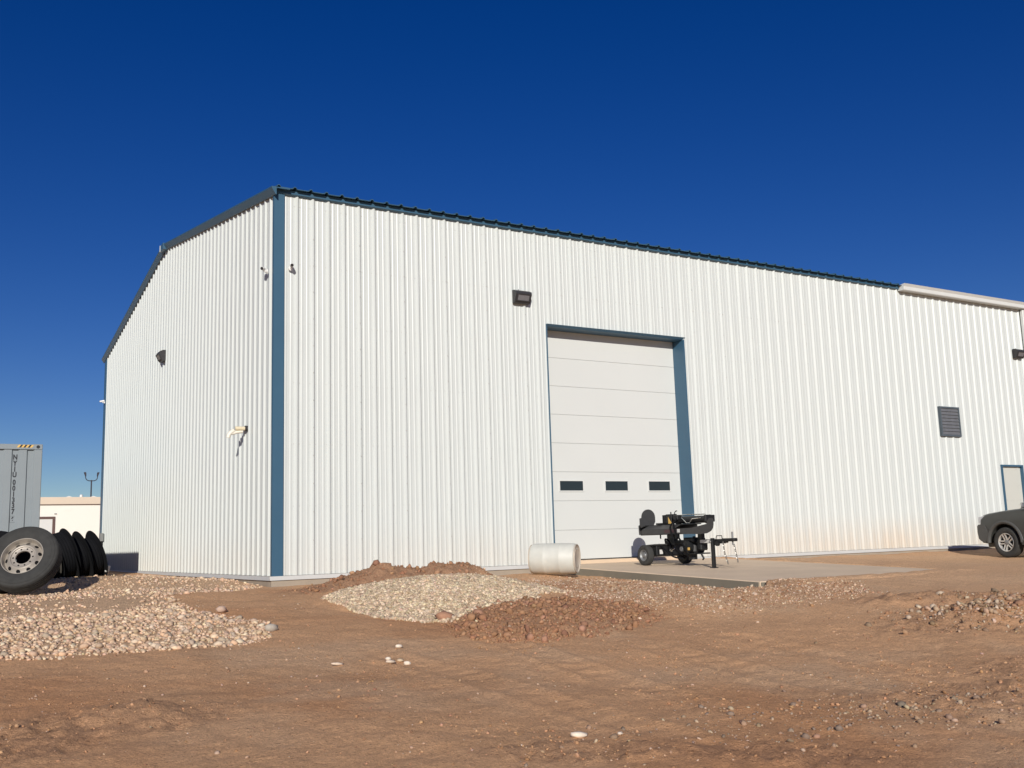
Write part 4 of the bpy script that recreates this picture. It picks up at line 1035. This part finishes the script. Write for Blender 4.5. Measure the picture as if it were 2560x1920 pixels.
# the largest near the camera become stones of their own
view = size/np.hypot(q[:, 0]-CAM.x, q[:, 1]-CAM.y)*(q[:, 0] > -5.0)
order = np.argsort(-view); big, rest = order[:270], order[270:]
cols_ = pick_cols(COB, len(q), .10)
scatter('cobbles', q[rest], size[rest], cols_[rest], .2, stone_mat, .38, .35, False, label='loose tan cobbles spread over the ground left of the building corner', cat='cobbles')
sm_ = []
for k in range(14):
    c = pick_cols(COB, 1)
    sm_.append(mesh_np('stone', stone_shape(k, .2), ICO_F, [stone_mat], np.repeat(c, 12, 0), 'tint', False))
zz = height(q[big, 0], q[big, 1])
for i, b_ in enumerate(big):
    o = bpy.data.objects.new('stone', sm_[i % 14]); col.objects.link(o); o.parent = ground
    s = float(size[b_]); o.location = (float(q[b_, 0]), float(q[b_, 1]), float(zz[i])+s*.25); o.scale = (s, s, s)
    o.rotation_euler = (random.gauss(0,.3), random.gauss(0,.3), random.uniform(0, 6.28))
# pale gravel heap
q = pts_in(HEAP, 42000); d = poly_dist(q[:, 0], q[:, 1], HEAP); q = q[d > -.10*rng.uniform(0, 1, len(q))**2.5]
scatter('gravel_heap', q, np.clip(rng.lognormal(math.log(.0185), .38, len(q)), .006, .035), pick_cols(HEA, len(q), .15), .24, stone_mat, .25, .6, False, label='low heap of pale cream gravel in front of the wall', cat='gravel')
# red spoil with clods in front of it, and the berm behind
q = pts_in(SPOIL, 15000, .15); d = poly_dist(q[:, 0], q[:, 1], SPOIL); q = q[d > -.22*rng.uniform(0, 1, len(q))**2]
s = np.clip(rng.lognormal(math.log(.0085), .70, len(q)), .004, .065)
c = pick_cols(RED, len(q)); wh = rng.uniform(0, 1, len(q)) < .02; c[wh] = pick_cols(HEA, int(wh.sum())); s[wh] = np.clip(s[wh], .010, .026)
bigc = np.argsort(-np.where(wh, 0, s))[:60]; rs_ = np.setdiff1d(np.arange(len(q)), bigc)
scatter('dirt_clods', q[rs_], s[rs_], c[rs_], .26, clod_mat, .35, .6, label='heap of broken red dirt with a few pale pebbles', cat='dirt')
cm_ = [mesh_np('dirt_clod', stone_shape(k, .26), ICO_F, [clod_mat], np.repeat(pick_cols(RED, 1), 12, 0), 'tint', False) for k in range(8)]
for i, b_ in enumerate(bigc):
    o = bpy.data.objects.new('dirt_clod', cm_[i % 8]); col.objects.link(o); o.parent = ground
    ss = float(s[b_]); o.location = (float(q[b_, 0]), float(q[b_, 1]), float(height(q[b_, 0], q[b_, 1]))+ss*.3); o.scale = (ss, ss, ss); o.rotation_euler = (random.gauss(0,.5), random.gauss(0,.5), random.uniform(0, 6.28))
bx_ = rng.uniform(-.3, 3.5, 1100); by_ = -1.85+rng.normal(0, .42, 1100); q = np.stack([bx_, by_], 1)
scatter('berm_clods', q, np.clip(rng.lognormal(math.log(.011), .75, len(q)), .005, .08), pick_cols(RED, len(q)), .28, clod_mat, .4, .6, label='bank of dug brown dirt against the foot of the white wall', cat='dirt')
# mixed spoil beside the ramp
q = np.stack([rng.uniform(2.0, 7.2, 26000), rng.uniform(-8.0, -1.2, 26000)], 1); d = poly_dist(q[:, 0], q[:, 1], [(3.0,-2.4),(5.3,-2.6),(5.4,-5.9),(6.6,-6.5),(5.6,-7.6),(3.6,-7.3),(2.7,-6.0)])
q = q[d > -.5*rng.uniform(0, 1, len(q))]
scatter('spoil_gravel', q, np.clip(rng.lognormal(math.log(.0085), .55, len(q)), .004, .035), pick_cols(MIX+[(.60,.44,.31),(.54,.38,.26),(.62,.47,.34)], len(q)), .22, stone_mat, .35, .5, label='tan stony spoil spread along the near side of the concrete ramp', cat='gravel')
# broken dark spoil toward the lower right
q = np.concatenate([np.stack([rng.normal(6.0, .55, 3400), rng.normal(-9.85, .26, 3400)], 1), np.stack([rng.normal(6.4, 1.1, 900), rng.normal(-9.2, .32, 900)], 1)])
scatter('rubble_ridge', q, np.clip(rng.lognormal(math.log(.012), .65, len(q)), .005, .06), pick_cols([(.32,.20,.125),(.36,.21,.12),(.40,.28,.19),(.26,.18,.12),(.50,.39,.29),(.33,.19,.11)], len(q)), .26, clod_mat, .35, .6, label='ridge of dark stony rubble near the right hand foreground', cat='rubble')
# small stones pressed into the yard
n = 30000; r_ = 4.6+9*rng.uniform(0, 1, n)**1.2; a_ = rng.uniform(-.45, 1.6, n); q = np.stack([CAM.x+r_*np.sin(YAW+(a_-.575)*.62), CAM.y+r_*np.cos(YAW+(a_-.575)*.62)], 1)
dens = np.clip(-.12+1.25*fbm(q[:, 0]*1.1, q[:, 1]*1.1, 331, 3)+.9*rough_mask(q[:, 0], q[:, 1]), .03, 1); q = q[rng.uniform(0, 1, len(q)) < dens]
q = q[(poly_dist(q[:, 0], q[:, 1], COBBLE) < 0) & (q[:, 1] < -5.5)]
scatter('dirt_crumbs', q, np.clip(rng.lognormal(math.log(.0062), .55, len(q)), .0025, .022), pick_cols([(.46,.265,.145),(.40,.225,.12),(.34,.19,.10),(.52,.31,.175)], len(q)), .28, clod_mat, .45, .5, label='crumbs of dry red dirt strewn over the near yard', cat='dirt')
n = 16000; r_ = 1.6+14*rng.uniform(0, 1, n)**.75; a_ = rng.uniform(-.62, 1.72, n); q = np.stack([CAM.x+r_*np.sin(a_), CAM.y+r_*np.cos(a_)], 1)
q = q[(q[:, 1] < -.3) & ~((q[:, 0] > 5.5) & (q[:, 0] < 10.1) & (q[:, 1] > -6.1))]
dens = np.clip(.25+.9*fbm(q[:, 0]*.5, q[:, 1]*.5, 301, 3)+.4*sstep(q[:, 0], -1, 3), .08, 1); q = q[rng.uniform(0, 1, len(q)) < dens]
scatter('pebbles', q, np.clip(rng.lognormal(math.log(.0062), .6, len(q)), .0025, .028), pick_cols(MIX+[(.44,.27,.17),(.42,.30,.22),(.48,.29,.18),(.46,.26,.15)], len(q)), .2, stone_mat, .5, .4, label='small stones pressed into the red dirt yard', cat='pebbles')
q = np.concatenate([np.stack([rng.normal(1.2, .75, 420), rng.normal(-12.0, .28, 420)], 1), np.stack([rng.normal(-.2, .9, 260), rng.normal(-11.7, .35, 260)], 1)])
scatter('dark_stones', q, np.clip(rng.lognormal(math.log(.010), .55, len(q)), .004, .04), pick_cols([(.34,.225,.145),(.29,.20,.135),(.42,.31,.22),(.24,.175,.13)], len(q)), .24, stone_mat, .4, .5, label='patch of dark broken stones in the right foreground dirt', cat='stones')
# single stones one can pick out
def loose(label, x, y, s, c, asp=(1,1,1), rz=0, name='loose_stone', m=None, jag=.12, k=3):
    me = mesh_np(name, stone_shape(k, jag)*np.array(asp), ICO_F, [m or stone_mat], np.repeat(np.array([c]), 12, 0), 'tint', name != 'clod_boulder')
    o = bpy.data.objects.new(name, me); col.objects.link(o); o.scale = (s, s, s); o.rotation_euler = (.1,.1,rz)
    o.location = (x, y, float(height(x, y))+s*.33); tag(o, label, 'stone')
W_ = (.74,.64,.52)
loose('round white stone at the near end of the small stone cluster', -1.35, -8.30, .042, W_, k=1)
loose('tan stone touching the round white stone in the dirt', -1.36, -8.16, .040, (.55,.42,.28), k=2)
loose('upright white stone above the tan one in the cluster', -1.46, -8.10, .036, W_, rz=1.2, k=4)
loose('flat white stone farthest from the camera in the small cluster', -1.14, -7.66, .055, W_, (1,.6,.6), .4, k=5)
loose('half buried beige stone in the middle of the cluster', -1.50, -8.25, .050, (.62,.51,.40), (1.2,.8,.5), .2, k=6)
loose('long pale stone at the left end of the cluster', -2.0, -8.17, .060, (.66,.54,.42), (1.3,.5,.5), .1, k=7)
loose('large flat white stone alone in the near red dirt', -1.50, -11.35, .055, W_, (1.3,.8,.7), -.2, k=8)
loose('pale stone lying alone beside the large flat white one', -1.23, -11.45, .025, (.62,.52,.42), k=9)
loose('grey angular rock on the near corner of the cobble spread', -1.95, -6.05, .11, (.42,.37,.31), (1,.8,.9), .5, k=10, jag=.2)
loose('tan rounded rock on the inner edge of the cobble spread', -2.05, -4.35, .10, (.52,.37,.28), (1.1,.9,.9), .9, k=11)
loose('brown dirt boulder at the near edge of the gravel heap', .10, -6.30, .13, (.38,.21,.135), (1.2,1,.9), .3, 'clod_boulder', clod_mat, .2, k=12)
loose('smaller brown dirt lump between gravel heap and red clods', .36, -6.62, .10, (.36,.20,.13), (1.1,1,.9), 1.3, 'clod_boulder', clod_mat, .2, k=13)
loose('dirt lump sitting alone in front of the red clod heap', 1.05, -7.75, .07, (.40,.22,.15), (1,1,.9), .3, 'clod_boulder', clod_mat, .2, k=0)
